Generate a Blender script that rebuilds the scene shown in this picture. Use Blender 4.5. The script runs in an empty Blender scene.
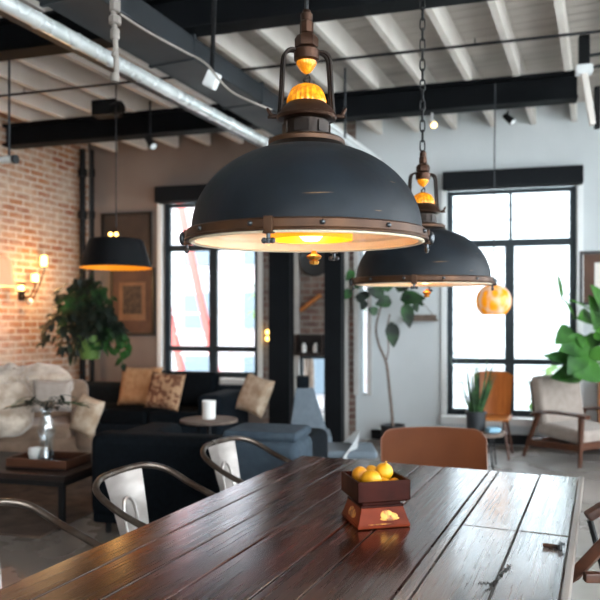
import bpy, bmesh, math, random
from mathutils import Vector, Matrix, noise
random.seed(7)
R = math.radians
PI = math.pi
SC = bpy.context.scene
COL = SC.collection
H = 1.46      # eye height

def PX(px, Y): return (px - 300) / 700 * Y
def PZ(py, Y): return H - (py - 323) / 700 * Y
def at(px, py, Y): return Vector((PX(px, Y), Y, PZ(py, Y)))
def onz(px, py, z):
    Y = (H - z) * 700 / (py - 323)
    return Vector((PX(px, Y), Y, z))

# ------------------------------------------------------------------ materials
def nt(name):
    m = bpy.data.materials.new(name); m.use_nodes = True
    t = m.node_tree; b = t.nodes['Principled BSDF']
    return m, t, b
def rgb(h):
    h = h.lstrip('#'); c = [int(h[i:i+2], 16) / 255 for i in (0, 2, 4)]
    return tuple([(x / 12.92 if x <= .04045 else ((x + .055) / 1.055) ** 2.4) for x in c] + [1])
def mat(name, col, rough=.6, metal=0., col2=None, scale=6., stretch=(1, 1, 1), bump=0., bscale=None, rvar=0., sheen=0., coat=0., emis=None, estr=0., spec=None, thr=(.35, .65)):
    m, t, b = nt(name)
    c1 = rgb(col) if isinstance(col, str) else col
    b.inputs['Base Color'].default_value = c1
    b.inputs['Roughness'].default_value = rough
    b.inputs['Metallic'].default_value = metal
    if sheen: b.inputs['Sheen Weight'].default_value = sheen
    if coat: b.inputs['Coat Weight'].default_value = coat
    if spec is not None: b.inputs['Specular IOR Level'].default_value = spec
    tc = t.nodes.new('ShaderNodeTexCoord'); mp = t.nodes.new('ShaderNodeMapping')
    mp.inputs['Scale'].default_value = stretch
    t.links.new(tc.outputs['Object'], mp.inputs['Vector'])
    n = t.nodes.new('ShaderNodeTexNoise'); n.inputs['Scale'].default_value = scale; n.inputs['Detail'].default_value = 6
    t.links.new(mp.outputs[0], n.inputs['Vector'])
    if col2:
        rp = t.nodes.new('ShaderNodeValToRGB')
        rp.color_ramp.elements[0].position = thr[0]; rp.color_ramp.elements[1].position = thr[1]
        rp.color_ramp.elements[0].color = c1
        rp.color_ramp.elements[1].color = rgb(col2) if isinstance(col2, str) else col2
        t.links.new(n.outputs['Fac'], rp.inputs[0]); t.links.new(rp.outputs[0], b.inputs['Base Color'])
    if rvar:
        mr = t.nodes.new('ShaderNodeMapRange')
        mr.inputs['From Min'].default_value = .3; mr.inputs['From Max'].default_value = .7
        mr.inputs['To Min'].default_value = max(0, rough - rvar); mr.inputs['To Max'].default_value = rough + rvar
        t.links.new(n.outputs['Fac'], mr.inputs[0]); t.links.new(mr.outputs[0], b.inputs['Roughness'])
    if bump:
        n2 = n
        if bscale:
            n2 = t.nodes.new('ShaderNodeTexNoise'); n2.inputs['Scale'].default_value = bscale; n2.inputs['Detail'].default_value = 4
            t.links.new(mp.outputs[0], n2.inputs['Vector'])
        bp = t.nodes.new('ShaderNodeBump'); bp.inputs['Strength'].default_value = bump; bp.inputs['Distance'].default_value = .01
        t.links.new(n2.outputs['Fac'], bp.inputs['Height']); t.links.new(bp.outputs[0], b.inputs['Normal'])
    if emis:
        b.inputs['Emission Color'].default_value = rgb(emis); b.inputs['Emission Strength'].default_value = estr
    return m

def brick_mat(name, cols, mortar, bump=.6):
    m, t, b = nt(name)
    tc = t.nodes.new('ShaderNodeTexCoord'); sp = t.nodes.new('ShaderNodeSeparateXYZ'); cb = t.nodes.new('ShaderNodeCombineXYZ')
    t.links.new(tc.outputs['Object'], sp.inputs[0])
    t.links.new(sp.outputs['X'], cb.inputs['X']); t.links.new(sp.outputs['Z'], cb.inputs['Y'])
    nz = t.nodes.new('ShaderNodeTexNoise'); nz.inputs['Scale'].default_value = 9
    t.links.new(tc.outputs['Object'], nz.inputs['Vector'])
    mx = t.nodes.new('ShaderNodeMixRGB'); mx.blend_type = 'ADD'; mx.inputs[0].default_value = .018
    t.links.new(cb.outputs[0], mx.inputs[1]); t.links.new(nz.outputs['Color'], mx.inputs[2])
    br = t.nodes.new('ShaderNodeTexBrick')
    br.inputs['Scale'].default_value = 1; br.inputs['Brick Width'].default_value = .235; br.inputs['Row Height'].default_value = .083
    br.inputs['Mortar Size'].default_value = .013; br.inputs['Mortar Smooth'].default_value = .3
    br.inputs['Color1'].default_value = rgb(cols[0]); br.inputs['Color2'].default_value = rgb(cols[1]); br.inputs['Mortar'].default_value = rgb(mortar)
    t.links.new(mx.outputs[0], br.inputs['Vector'])
    # worn lime-wash patches
    n2 = t.nodes.new('ShaderNodeTexNoise'); n2.inputs['Scale'].default_value = 2.3; n2.inputs['Detail'].default_value = 8; n2.inputs['Roughness'].default_value = .7
    t.links.new(tc.outputs['Object'], n2.inputs['Vector'])
    rp = t.nodes.new('ShaderNodeValToRGB'); rp.color_ramp.elements[0].position = .42; rp.color_ramp.elements[1].position = .66
    t.links.new(n2.outputs['Fac'], rp.inputs[0])
    m2 = t.nodes.new('ShaderNodeMixRGB'); m2.inputs[2].default_value = rgb(cols[2])
    t.links.new(rp.outputs[0], m2.inputs[0]); t.links.new(br.outputs['Color'], m2.inputs[1])
    n3 = t.nodes.new('ShaderNodeTexNoise'); n3.inputs['Scale'].default_value = 14; n3.inputs['Detail'].default_value = 5
    t.links.new(tc.outputs['Object'], n3.inputs['Vector'])
    m3 = t.nodes.new('ShaderNodeMixRGB'); m3.blend_type = 'MULTIPLY'; m3.inputs[0].default_value = .55
    t.links.new(m2.outputs[0], m3.inputs[1]); t.links.new(n3.outputs['Fac'], m3.inputs[2])
    g = t.nodes.new('ShaderNodeBrightContrast'); g.inputs['Bright'].default_value = .02
    t.links.new(m3.outputs[0], g.inputs[0]); t.links.new(g.outputs[0], b.inputs['Base Color'])
    b.inputs['Roughness'].default_value = .9
    iv = t.nodes.new('ShaderNodeMath'); iv.operation = 'SUBTRACT'; iv.inputs[0].default_value = 1
    t.links.new(br.outputs['Fac'], iv.inputs[1])
    ad = t.nodes.new('ShaderNodeMath'); ad.operation = 'MULTIPLY_ADD'; ad.inputs[1].default_value = .5
    t.links.new(n3.outputs['Fac'], ad.inputs[0]); t.links.new(iv.outputs[0], ad.inputs[2])
    bp = t.nodes.new('ShaderNodeBump'); bp.inputs['Strength'].default_value = bump; bp.inputs['Distance'].default_value = .012
    t.links.new(ad.outputs[0], bp.inputs['Height']); t.links.new(bp.outputs[0], b.inputs['Normal'])
    return m

def wood_mat(name, c1, c2, rough=.4, axis='Y', scale=3., rvar=.1, bump=.15, coat=0., c3=None, dist=3.):
    """streaky grain running along the given local axis"""
    m, t, b = nt(name)
    tc = t.nodes.new('ShaderNodeTexCoord'); mp = t.nodes.new('ShaderNodeMapping')
    s = {'X': (.12, 2, 2), 'Y': (2, .12, 2), 'Z': (2, 2, .12)}[axis]
    mp.inputs['Scale'].default_value = s
    t.links.new(tc.outputs['Object'], mp.inputs['Vector'])
    n = t.nodes.new('ShaderNodeTexNoise'); n.inputs['Scale'].default_value = scale * 3; n.inputs['Detail'].default_value = 8; n.inputs['Roughness'].default_value = .62; n.inputs['Distortion'].default_value = dist * .15
    t.links.new(mp.outputs[0], n.inputs['Vector'])
    rp = t.nodes.new('ShaderNodeValToRGB'); rp.color_ramp.elements[0].position = .33; rp.color_ramp.elements[1].position = .68
    rp.color_ramp.elements[0].color = rgb(c1); rp.color_ramp.elements[1].color = rgb(c2)
    if c3:
        e = rp.color_ramp.elements.new(.52); e.color = rgb(c3)
    t.links.new(n.outputs['Fac'], rp.inputs[0]); t.links.new(rp.outputs[0], b.inputs['Base Color'])
    mr = t.nodes.new('ShaderNodeMapRange')
    mr.inputs['From Min'].default_value = .3; mr.inputs['From Max'].default_value = .7
    mr.inputs['To Min'].default_value = max(.02, rough - rvar); mr.inputs['To Max'].default_value = rough + rvar
    t.links.new(n.outputs['Fac'], mr.inputs[0]); t.links.new(mr.outputs[0], b.inputs['Roughness'])
    if coat: b.inputs['Coat Weight'].default_value = coat; b.inputs['Coat Roughness'].default_value = .2
    bp = t.nodes.new('ShaderNodeBump'); bp.inputs['Strength'].default_value = bump; bp.inputs['Distance'].default_value = .004
    t.links.new(n.outputs['Fac'], bp.inputs['Height']); t.links.new(bp.outputs[0], b.inputs['Normal'])
    return m

def glass_mat(name, tint=(1, 1, 1, 1), refl=.07, rough=.02):
    m = bpy.data.materials.new(name); m.use_nodes = True; t = m.node_tree
    for n in list(t.nodes): t.nodes.remove(n)
    o = t.nodes.new('ShaderNodeOutputMaterial'); a = t.nodes.new('ShaderNodeBsdfTransparent'); a.inputs[0].default_value = tint
    g = t.nodes.new('ShaderNodeBsdfGlossy'); g.inputs['Roughness'].default_value = rough
    x = t.nodes.new('ShaderNodeMixShader'); x.inputs[0].default_value = refl
    t.links.new(a.outputs[0], x.inputs[1]); t.links.new(g.outputs[0], x.inputs[2]); t.links.new(x.outputs[0], o.inputs[0])
    return m

M = {}
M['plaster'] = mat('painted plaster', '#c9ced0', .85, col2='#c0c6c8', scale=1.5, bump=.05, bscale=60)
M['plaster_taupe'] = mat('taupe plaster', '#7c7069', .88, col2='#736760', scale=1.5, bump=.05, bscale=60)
M['white_trim'] = mat('white trim paint', '#dfe2e2', .5)
M['grey_trim'] = mat('grey trim paint', '#bab8b5', .6, col2='#adaba8', scale=5)
M['brick'] = brick_mat('warm old brick', ('#b87f52', '#9c5838', '#d3c2b0'), '#dcd3c6')
M['brick_dark'] = brick_mat('dark red brick', ('#7d5546', '#5f4038', '#93897f'), '#8f867c')
M['brick_pale'] = brick_mat('pale outside brick', ('#a88783', '#9c7872', '#b4c0c8'), '#b4c0c8', .1)
M['black_steel'] = mat('black painted steel', '#090a0c', .55, .0, col2='#0d0f12', scale=4, spec=.2, bump=.03, bscale=30)
M['beam'] = mat('dark beam paint', '#090b0e', .7, 0, col2='#0d1013', scale=3, spec=.12)
M['duct'] = mat('dull grey duct steel', '#1b2024', .6, .1, col2='#2b3035', scale=2.2, rvar=.12)
M['silver'] = mat('galvanised pipe', '#eef1f0', .25, .4, col2='#cfd5d5', scale=5, rvar=.1)
M['ceil_deck'] = wood_mat('ceiling deck boards', '#b3aca6', '#c4bdb6', .85, 'X', 1.2)
M['joist'] = mat('off white joist paint', '#ddd7d0', .8, col2='#cfc8c1', scale=2)
M['frame'] = mat('dark window frame', '#2a3338', .5, .0, spec=.25)
M['blind'] = mat('dark blind cassette', '#121519', .8, spec=.2)
M['glass'] = glass_mat('window glass')
M['lens'] = glass_mat('clear lamp glass', (1, 1, .98, 1), .1)
M['bowlglass'] = glass_mat('clear vase glass', (.9, .95, .97, 1), .25)
M['shade'] = mat('blue black lamp enamel', '#0e1318', .52, .0, col2='#151d24', scale=9, rvar=.06, bump=.08, bscale=40, thr=(.4, .75), spec=.22)
M['cream'] = mat('cream reflector enamel', '#f6e8cc', .45)
M['bronze'] = mat('aged bronze', '#43291a', .42, .7, col2='#291a11', scale=14, rvar=.12, bump=.06)
M['bronze_dark'] = mat('dark bronze', '#22170f', .4, .7, col2='#140e0b', scale=14, rvar=.12)
M['rimbronze'] = mat('rim bronze', '#4e3119', .48, .5, col2='#362113', scale=10, rvar=.1)
M['steel_dark'] = mat('dark steel screw', '#4a4d50', .3, .9)
M['amber'] = mat('amber glass', '#a8650c', .2, 0, col2='#e09a1c', scale=60, emis='#ff8f0c', estr=.18, thr=(.45,.6))
M['amber_hot'] = mat('glowing amber diffuser', '#f29a18', .3, 0, emis='#ff9208', estr=.55)
M['bulb'] = mat('lit bulb', '#fff3cf', .2, 0, emis='#ffe2a0', estr=5)
M['bulb_soft'] = mat('lit small bulb', '#ffe9b0', .2, 0, emis='#ffc860', estr=3.5)
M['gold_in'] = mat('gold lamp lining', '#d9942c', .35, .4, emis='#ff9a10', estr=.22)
M['navy'] = mat('dark blue grey fabric', '#121920', .95, 0, col2='#182028', scale=30, bump=.2, bscale=120, spec=.15)
M['navy2'] = mat('dark charcoal fabric', '#0d1115', .97, 0, col2='#12171c', scale=30, bump=.2, bscale=120, spec=.1)
M['bluefab_lit'] = mat('lit blue grey fabric', '#333e48', .92, 0, col2='#3b4751', scale=20, bump=.2, bscale=100, spec=.2)  # lighter tone puts window light on the dark sofa's arm into the colour
M['greyfab'] = mat('blue grey fabric', '#5f6a73', .9, 0, col2='#67727b', scale=20, bump=.2, bscale=100)
M['beige'] = mat('beige fabric', '#8b7462', .95, 0, col2='#755f4e', scale=8, bump=.25, bscale=80, sheen=.3)
M['fur'] = mat('cream sheepskin', '#cfc2b2', .95, 0, col2='#a08c79', scale=9, bump=.8, bscale=60, sheen=.5)
M['tan'] = mat('tan cushion fabric', '#a5764e', .95, 0, col2='#bd9068', scale=12, bump=.3, bscale=80)
M['cream_fab'] = mat('cream cushion fabric', '#c4b19c', .95, 0, col2='#a58b72', scale=12, bump=.3, bscale=80)
M['pattern'] = mat('brown patterned fabric', '#6d4630', .95, 0, col2='#b08c6c', scale=16, bump=.3, thr=(.45, .55))
M['taupe'] = mat('taupe upholstery', '#a0948b', .9, 0, col2='#93877e', scale=14, bump=.2, bscale=100, sheen=.2)
M['walnut'] = wood_mat('walnut wood', '#3a2014', '#57321f', .4, 'X')
M['walnutz'] = wood_mat('walnut upright', '#3a2014', '#57321f', .4, 'Z')
M['darkwood'] = wood_mat('dark stained wood', '#120b09', '#24150f', .5, 'X')
M['orangewood'] = wood_mat('honey plywood', '#9c5a26', '#c27c3c', .4, 'Z')
M['leather'] = mat('brown leather', '#6c3a1c', .6, 0, spec=.25, col2='#784424', scale=3, bump=.1, bscale=150, rvar=.06)
M['leather_edge'] = mat('leather piping', '#6f432a', .5)
M['gun'] = mat('worn gunmetal tube', '#6d645c', .36, .85, col2='#4a3a30', scale=9, rvar=.12)
M['raw_steel'] = mat('brushed raw steel', '#c9c3be', .38, .75, col2='#b3aba5', scale=5, stretch=(1, 1, 3), rvar=.1)
M['floor'] = mat('polished concrete', '#938e89', .26, 0, col2='#7f7974', scale=1.3, rvar=.1, bump=.02, bscale=8)
M['rug'] = mat('brown woven rug', '#4b3c33', .98, 0, col2='#6b5647', scale=7, bump=.6, bscale=90)
M['leaf'] = mat('green leaves', '#184412', .5, 0, col2='#447c2a', scale=3)
M['leaf_dark'] = mat('dark green leaves', '#0c1b10', .6, 0, col2='#2f6a28', scale=3, thr=(.48, .75))
M['leaf_snake'] = mat('snake plant leaves', '#16301e', .45, 0, col2='#41663a', scale=14, thr=(.4, .6))
M['stem'] = mat('grey brown stem', '#5e5048', .85, 0, col2='#7a6b60', scale=12)
M['soil'] = mat('potting soil', '#2a1d15', 1)
M['pot_green'] = mat('green glazed pot', '#5d7a3a', .35)
M['pot_black'] = mat('black pot', '#22262a', .5)
M['white_ceramic'] = mat('white ceramic', '#e6e4e0', .35)
M['white_plastic'] = mat('white moulded shell', '#d8dcdd', .35)
M['lemon'] = mat('yellow fruit skin', '#c9870a', .45, 0, col2='#dba012', scale=9, bump=.25, bscale=120)
M['lemon2'] = mat('blushed yellow fruit skin', '#c8830c', .45, 0, col2='#7a3c14', scale=3.5, bump=.25, bscale=120, thr=(.5, .72))
M['mahog'] = mat('lacquered mahogany', '#360f06', .6, 0, col2='#200904', scale=8, rvar=.08, spec=.12)
M['mahog2'] = mat('red brown lacquer', '#7a2c0b', .55, 0, col2='#541c07', scale=8, rvar=.08, spec=.15)
M['mahog_in'] = mat('dark bowl lining', '#3a2118', .6)
M['gilt'] = mat('gilt ornament', '#c88a3a', .45, .4, col2='#7a4a20', scale=60, thr=(.45, .6))
M['art_frame'] = mat('black picture frame', '#17130f', .4)
M['art_mat'] = mat('brown picture mount', '#5a3f30', .8, col2='#4a3328', scale=4)
M['art_mat2'] = mat('tan picture mount', '#7a5b43', .8, col2='#6b4d38', scale=6)
M['art_dark'] = mat('dark etching', '#241b17', .7, col2='#4a3a30', scale=18)
M['art_upper'] = mat('dark oil painting', '#2b2320', .6, col2='#3f332c', scale=3)
M['paper'] = mat('white paper', '#d9d4cc', .8)
M['pink'] = mat('pale pink lamp shade', '#d9a58c', .8, 0, emis='#ff9a60', estr=.35)
M['ext_white'] = mat('white siding', '#c4ccd0', .7)
M['ext_pale'] = mat('pale outside wall', '#dfe9ee', .8)
M['ext_window'] = mat('outside windows', '#4a5a66', .3)
M['ext_red'] = mat('red steel', '#b04f48', .6)
M['ext_green'] = mat('outside foliage', '#3f6a38', .8, 0, col2='#7a9a50', scale=2)
M['ext_ground'] = mat('pale paving', '#d8d8d4', .9)
M['disc'] = mat('dark grey disc', '#3c3c3c', .4, .5)
M['scribble'] = mat('dark ink', '#15100d', .5)
M['rust'] = mat('rusty iron', '#6b4128', .5, .6, col2='#2a211c', scale=40)
M['wirebl'] = mat('thin black metal', '#121416', .45, .3)
M['batten'] = wood_mat('pale edge batten', '#5c524b', '#857b73', .35, 'Y', 2)

def add_scratches(m):
    t = m.node_tree; b = t.nodes['Principled BSDF']; src = b.inputs['Base Color'].links[0].from_socket
    tc = t.nodes.new('ShaderNodeTexCoord'); mp = t.nodes.new('ShaderNodeMapping'); mp.inputs['Scale'].default_value = (7, 7, 150); mp.inputs['Rotation'].default_value = (.12, .22, 0)
    n = t.nodes.new('ShaderNodeTexNoise'); n.inputs['Scale'].default_value = 1.0; n.inputs['Detail'].default_value = 1
    t.links.new(tc.outputs['Object'], mp.inputs[0]); t.links.new(mp.outputs[0], n.inputs['Vector'])
    rp = t.nodes.new('ShaderNodeValToRGB'); rp.color_ramp.elements[0].position = .765; rp.color_ramp.elements[1].position = .79
    t.links.new(n.outputs['Fac'], rp.inputs[0]); x = t.nodes.new('ShaderNodeMixRGB'); x.inputs[2].default_value = rgb('#8a6a44')
    t.links.new(rp.outputs[0], x.inputs[0]); t.links.new(src, x.inputs[1]); t.links.new(x.outputs[0], b.inputs['Base Color'])
add_scratches(M['shade'])
# globe glass
def globe_mat():
    m, t, b = nt('amber mosaic glass')
    tc = t.nodes.new('ShaderNodeTexCoord'); v = t.nodes.new('ShaderNodeTexVoronoi'); v.inputs['Scale'].default_value = 17
    mp = t.nodes.new('ShaderNodeMapping'); mp.inputs['Scale'].default_value = (1, 1, .55); mp.inputs['Rotation'].default_value = (0, .6, 0)
    t.links.new(tc.outputs['Object'], mp.inputs[0]); t.links.new(mp.outputs[0], v.inputs['Vector'])
    rp = t.nodes.new('ShaderNodeValToRGB'); rp.color_ramp.elements[0].color = rgb('#e08a10'); rp.color_ramp.elements[1].color = rgb('#c8a890')
    rp.color_ramp.elements[0].position = .42; rp.color_ramp.elements[1].position = .8
    t.links.new(v.outputs['Distance'], rp.inputs[0]); t.links.new(rp.outputs[0], b.inputs['Base Color'])
    t.links.new(rp.outputs[0], b.inputs['Emission Color']); b.inputs['Emission Strength'].default_value = .22
    b.inputs['Roughness'].default_value = .25
    return m
M['pipegrey'] = mat('dull grey pipe paint', '#8c857e', .6, .1, col2='#77706a', scale=8)
M['brass'] = mat('polished brass', '#c08a3c', .3, .85)
M['globe'] = globe_mat()

# table planks: grain along local Y, every plank its own tone, worn gloss
def table_mat():
    m, t, b = nt('worn reddish plank wood')
    tc = t.nodes.new('ShaderNodeTexCoord'); mp = t.nodes.new('ShaderNodeMapping'); mp.inputs['Scale'].default_value = (3.2, .22, 3)
    at_ = t.nodes.new('ShaderNodeAttribute'); at_.attribute_name = 'tone'
    t.links.new(tc.outputs['Object'], mp.inputs[0])
    ad = t.nodes.new('ShaderNodeVectorMath'); ad.operation = 'ADD'
    t.links.new(mp.outputs[0], ad.inputs[0]); t.links.new(at_.outputs['Color'], ad.inputs[1])
    n = t.nodes.new('ShaderNodeTexNoise'); n.inputs['Scale'].default_value = 5; n.inputs['Detail'].default_value = 10; n.inputs['Roughness'].default_value = .65; n.inputs['Distortion'].default_value = .4
    t.links.new(ad.outputs[0], n.inputs['Vector'])
    rp = t.nodes.new('ShaderNodeValToRGB')
    E = rp.color_ramp.elements
    E[0].position = .25; E[0].color = rgb('#120906'); E[1].position = .8; E[1].color = rgb('#642a15')
    e = E.new(.45); e.color = rgb('#240e07'); e = E.new(.6); e.color = rgb('#42190d')
    t.links.new(n.outputs['Fac'], rp.inputs[0])
    n2 = t.nodes.new('ShaderNodeTexNoise'); n2.inputs['Scale'].default_value = 2.2; n2.inputs['Detail'].default_value = 4
    t.links.new(tc.outputs['Object'], n2.inputs['Vector'])
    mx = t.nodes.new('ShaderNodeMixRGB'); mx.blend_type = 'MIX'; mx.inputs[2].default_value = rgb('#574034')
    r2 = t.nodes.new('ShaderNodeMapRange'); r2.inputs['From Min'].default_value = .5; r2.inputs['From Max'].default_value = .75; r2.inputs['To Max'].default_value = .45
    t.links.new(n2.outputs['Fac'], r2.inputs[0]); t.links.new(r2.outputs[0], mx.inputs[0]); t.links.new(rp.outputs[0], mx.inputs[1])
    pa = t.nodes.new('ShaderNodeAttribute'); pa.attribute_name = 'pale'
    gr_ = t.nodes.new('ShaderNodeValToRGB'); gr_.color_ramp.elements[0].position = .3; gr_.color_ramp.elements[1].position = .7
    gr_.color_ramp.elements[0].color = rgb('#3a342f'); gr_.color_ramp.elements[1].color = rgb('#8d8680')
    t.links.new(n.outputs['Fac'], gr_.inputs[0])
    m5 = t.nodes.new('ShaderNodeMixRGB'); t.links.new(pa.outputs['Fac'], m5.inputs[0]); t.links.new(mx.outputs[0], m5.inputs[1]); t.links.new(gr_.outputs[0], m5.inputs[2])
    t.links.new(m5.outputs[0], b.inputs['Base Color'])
    # roughness: fine grain streaks + patches
    mp3 = t.nodes.new('ShaderNodeMapping'); mp3.inputs['Scale'].default_value = (26, .9, 3)
    t.links.new(tc.outputs['Object'], mp3.inputs[0])
    n3 = t.nodes.new('ShaderNodeTexNoise'); n3.inputs['Scale'].default_value = 3; n3.inputs['Detail'].default_value = 8; n3.inputs['Roughness'].default_value = .6
    t.links.new(mp3.outputs[0], n3.inputs['Vector'])
    ma = t.nodes.new('ShaderNodeMath'); ma.operation = 'MULTIPLY_ADD'; ma.inputs[1].default_value = .6
    t.links.new(n3.outputs['Fac'], ma.inputs[0])
    mb = t.nodes.new('ShaderNodeMath'); mb.operation = 'MULTIPLY'; mb.inputs[1].default_value = .4
    t.links.new(n2.outputs['Fac'], mb.inputs[0]); t.links.new(mb.outputs[0], ma.inputs[2])
    r3 = t.nodes.new('ShaderNodeMapRange'); r3.inputs['From Min'].default_value = .35; r3.inputs['From Max'].default_value = .65
    r3.inputs['To Min'].default_value = .16; r3.inputs['To Max'].default_value = .36
    t.links.new(ma.outputs[0], r3.inputs[0]); t.links.new(r3.outputs[0], b.inputs['Roughness'])
    b.inputs['Specular IOR Level'].default_value = .6
    b.inputs['Coat Weight'].default_value = .8; b.inputs['Coat Roughness'].default_value = .16
    bp = t.nodes.new('ShaderNodeBump'); bp.inputs['Strength'].default_value = .22; bp.inputs['Distance'].default_value = .002
    t.links.new(n3.outputs['Fac'], bp.inputs['Height'])
    bp2 = t.nodes.new('ShaderNodeBump'); bp2.inputs['Strength'].default_value = .12; bp2.inputs['Distance'].default_value = .01
    t.links.new(n2.outputs['Fac'], bp2.inputs['Height']); t.links.new(bp.outputs[0], bp2.inputs['Normal'])
    t.links.new(bp2.outputs[0], b.inputs['Normal']); t.links.new(bp2.outputs[0], b.inputs['Coat Normal'])
    return m
M['table'] = table_mat()

# ------------------------------------------------------------------ mesh builder
def smooth_path(pts, n=8, closed=False):
    P = [Vector(p) for p in pts]; out = []; N = len(P)
    for i in range(N if closed else N - 1):
        if closed: a, b, c, d = P[i-1], P[i], P[(i+1) % N], P[(i+2) % N]
        else: a, b, c, d = P[max(i-1, 0)], P[i], P[i+1], P[min(i+2, N-1)]
        for k in range(n):
            t = k / n
            out.append(.5 * ((2*b) + (c-a)*t + (2*a-5*b+4*c-d)*t*t + (3*b-a-3*c+d)*t**3))
    if not closed: out.append(P[-1])
    return out

class MB:
    def __init__(s): s.bm = bmesh.new()
    def merge(s, tmp, Mx=None):
        if Mx is not None: bmesh.ops.transform(tmp, matrix=Mx, verts=tmp.verts)
        me = bpy.data.meshes.new('tmp'); tmp.to_mesh(me); tmp.free(); s.bm.from_mesh(me); bpy.data.meshes.remove(me); return s
    def box(s, c, d, rot=(0, 0, 0), bev=0, seg=2):
        t = bmesh.new(); bmesh.ops.create_cube(t, size=1)
        bmesh.ops.scale(t, vec=d, verts=t.verts)
        if bev: bmesh.ops.bevel(t, geom=t.edges[:], offset=min(bev, min(d) * .49), segments=seg, profile=.5, affect='EDGES')
        from mathutils import Euler
        return s.merge(t, Matrix.Translation(c) @ Euler(rot).to_matrix().to_4x4())
    def span(s, a, b, w, d, up=(0, 0, 1), bev=0, w2=None, d2=None):
        """bar from a to b with a w x d section, tapering to w2 x d2"""
        a, b = Vector(a), Vector(b); z = (b - a).normalized(); u = Vector(up)
        x = u.cross(z)
        if x.length < 1e-4: x = Vector((1, 0, 0))
        x.normalize(); y = z.cross(x)
        t = bmesh.new(); bmesh.ops.create_cube(t, size=1)
        L = (b - a).length
        for v in t.verts:
            top = v.co.z > 0
            v.co.x *= (w2 if top and w2 else w); v.co.y *= (d2 if top and d2 else d); v.co.z *= L
        if bev: bmesh.ops.bevel(t, geom=t.edges[:], offset=bev, segments=2, profile=.5, affect='EDGES')
        Mx = Matrix((x, y, z)).transposed().to_4x4(); Mx.translation = (a + b) / 2
        return s.merge(t, Mx)
    def tube(s, pts, r, n=10, closed=False, flat=1.):
        P = [Vector(p) for p in pts]; N = len(P); rr = r if isinstance(r, (list, tuple)) else [r] * N
        t = bmesh.new(); rings = []; up = None
        for i in range(N):
            if closed: tg = P[(i+1) % N] - P[i-1]
            else: tg = P[min(i+1, N-1)] - P[max(i-1, 0)]
            tg.normalize()
            if up is None:
                up = Vector((0, 0, 1)) if abs(tg.z) < .9 else Vector((1, 0, 0))
            x = up.cross(tg)
            if x.length < 1e-5: x = Vector((1, 0, 0))
            x.normalize(); up = tg.cross(x)
            rings.append([t.verts.new(P[i] + (x * math.cos(2*PI*k/n) + up * flat * math.sin(2*PI*k/n)) * rr[i]) for k in range(n)])
        for i in range(N if closed else N - 1):
            A, B = rings[i], rings[(i+1) % N]
            for k in range(n): t.faces.new((A[k], A[(k+1) % n], B[(k+1) % n], B[k]))
        if not closed:
            t.faces.new(rings[0][::-1]); t.faces.new(rings[-1])
        bmesh.ops.recalc_face_normals(t, faces=t.faces)
        return s.merge(t)
    def lathe(s, prof, n=40, c=(0, 0, 0), Mx=None, cap=True, mod=None):
        t = bmesh.new(); rings = []
        for (r, z) in prof:
            if r < 1e-5: rings.append([t.verts.new((0, 0, z))]); continue
            rings.append([t.verts.new((r * (mod(k, z) if mod else 1) * math.cos(2*PI*k/n), r * (mod(k, z) if mod else 1) * math.sin(2*PI*k/n), z)) for k in range(n)])
        for A, B in zip(rings, rings[1:]):
            for k in range(n):
                k2 = (k+1) % n
                if len(A) == 1 and len(B) == 1: continue
                if len(A) == 1: t.faces.new((A[0], B[k2], B[k]))
                elif len(B) == 1: t.faces.new((A[k], A[k2], B[0]))
                else: t.faces.new((A[k], A[k2], B[k2], B[k]))
        if cap:
            for A in (rings[0], rings[-1]):
                if len(A) > 1: t.faces.new(A)
        bmesh.ops.recalc_face_normals(t, faces=t.faces)
        M0 = Matrix.Translation(c)
        return s.merge(t, M0 @ Mx if Mx is not None else M0)
    def sup(s, c, d, e=.5, rot=(0, 0, 0), nu=28, nv=16, wob=0):
        """superellipsoid cushion, d = full sizes"""
        from mathutils import Euler
        t = bmesh.new()
        sg = lambda v, p: math.copysign(abs(v) ** p, v)
        rings = []
        for j in range(nv + 1):
            ph = -PI/2 + PI * j / nv
            if j in (0, nv):
                rings.append([t.verts.new((0, 0, sg(math.sin(ph), e) * d[2]/2))]); continue
            rings.append([t.verts.new((sg(math.cos(ph), e) * sg(math.cos(2*PI*k/nu), e) * d[0]/2, sg(math.cos(ph), e) * sg(math.sin(2*PI*k/nu), e) * d[1]/2, sg(math.sin(ph), e) * d[2]/2)) for k in range(nu)])
        for A, B in zip(rings, rings[1:]):
            for k in range(nu):
                k2 = (k+1) % nu
                if len(A) == 1: t.faces.new((A[0], B[k2], B[k]))
                elif len(B) == 1: t.faces.new((A[k], A[k2], B[0]))
                else: t.faces.new((A[k], A[k2], B[k2], B[k]))
        if wob:
            for v in t.verts: v.co += noise.noise_vector(v.co * 6 + Vector(c)) * wob
        bmesh.ops.recalc_face_normals(t, faces=t.faces)
        return s.merge(t, Matrix.Translation(c) @ Euler(rot).to_matrix().to_4x4())
    def pillow(s, c, w, h, th, rot=(0, 0, 0)):
        """throw pillow standing in local XZ, thin along Y, pinched corners"""
        from mathutils import Euler
        t = bmesh.new(); n = 14; g = {}
        for side in (1, -1):
            for i in range(n + 1):
                for j in range(n + 1):
                    u, v = 2*i/n - 1, 2*j/n - 1
                    edge = i in (0, n) or j in (0, n)
                    if edge and side == -1: g[(side, i, j)] = g[(1, i, j)]; continue
                    k = max(0, (1 - u**4) * (1 - v**4)) ** .5
                    pin = 1 - .07 * (1 - abs(u)**2) * abs(v)**3
                    pin2 = 1 - .07 * (1 - abs(v)**2) * abs(u)**3
                    g[(side, i, j)] = t.verts.new((u*w/2*pin2, side * th/2 * k, v*h/2*pin))
            for i in range(n):
                for j in range(n):
                    t.faces.new((g[(side, i, j)], g[(side, i+1, j)], g[(side, i+1, j+1)], g[(side, i, j+1)]))
        bmesh.ops.recalc_face_normals(t, faces=t.faces)
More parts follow.
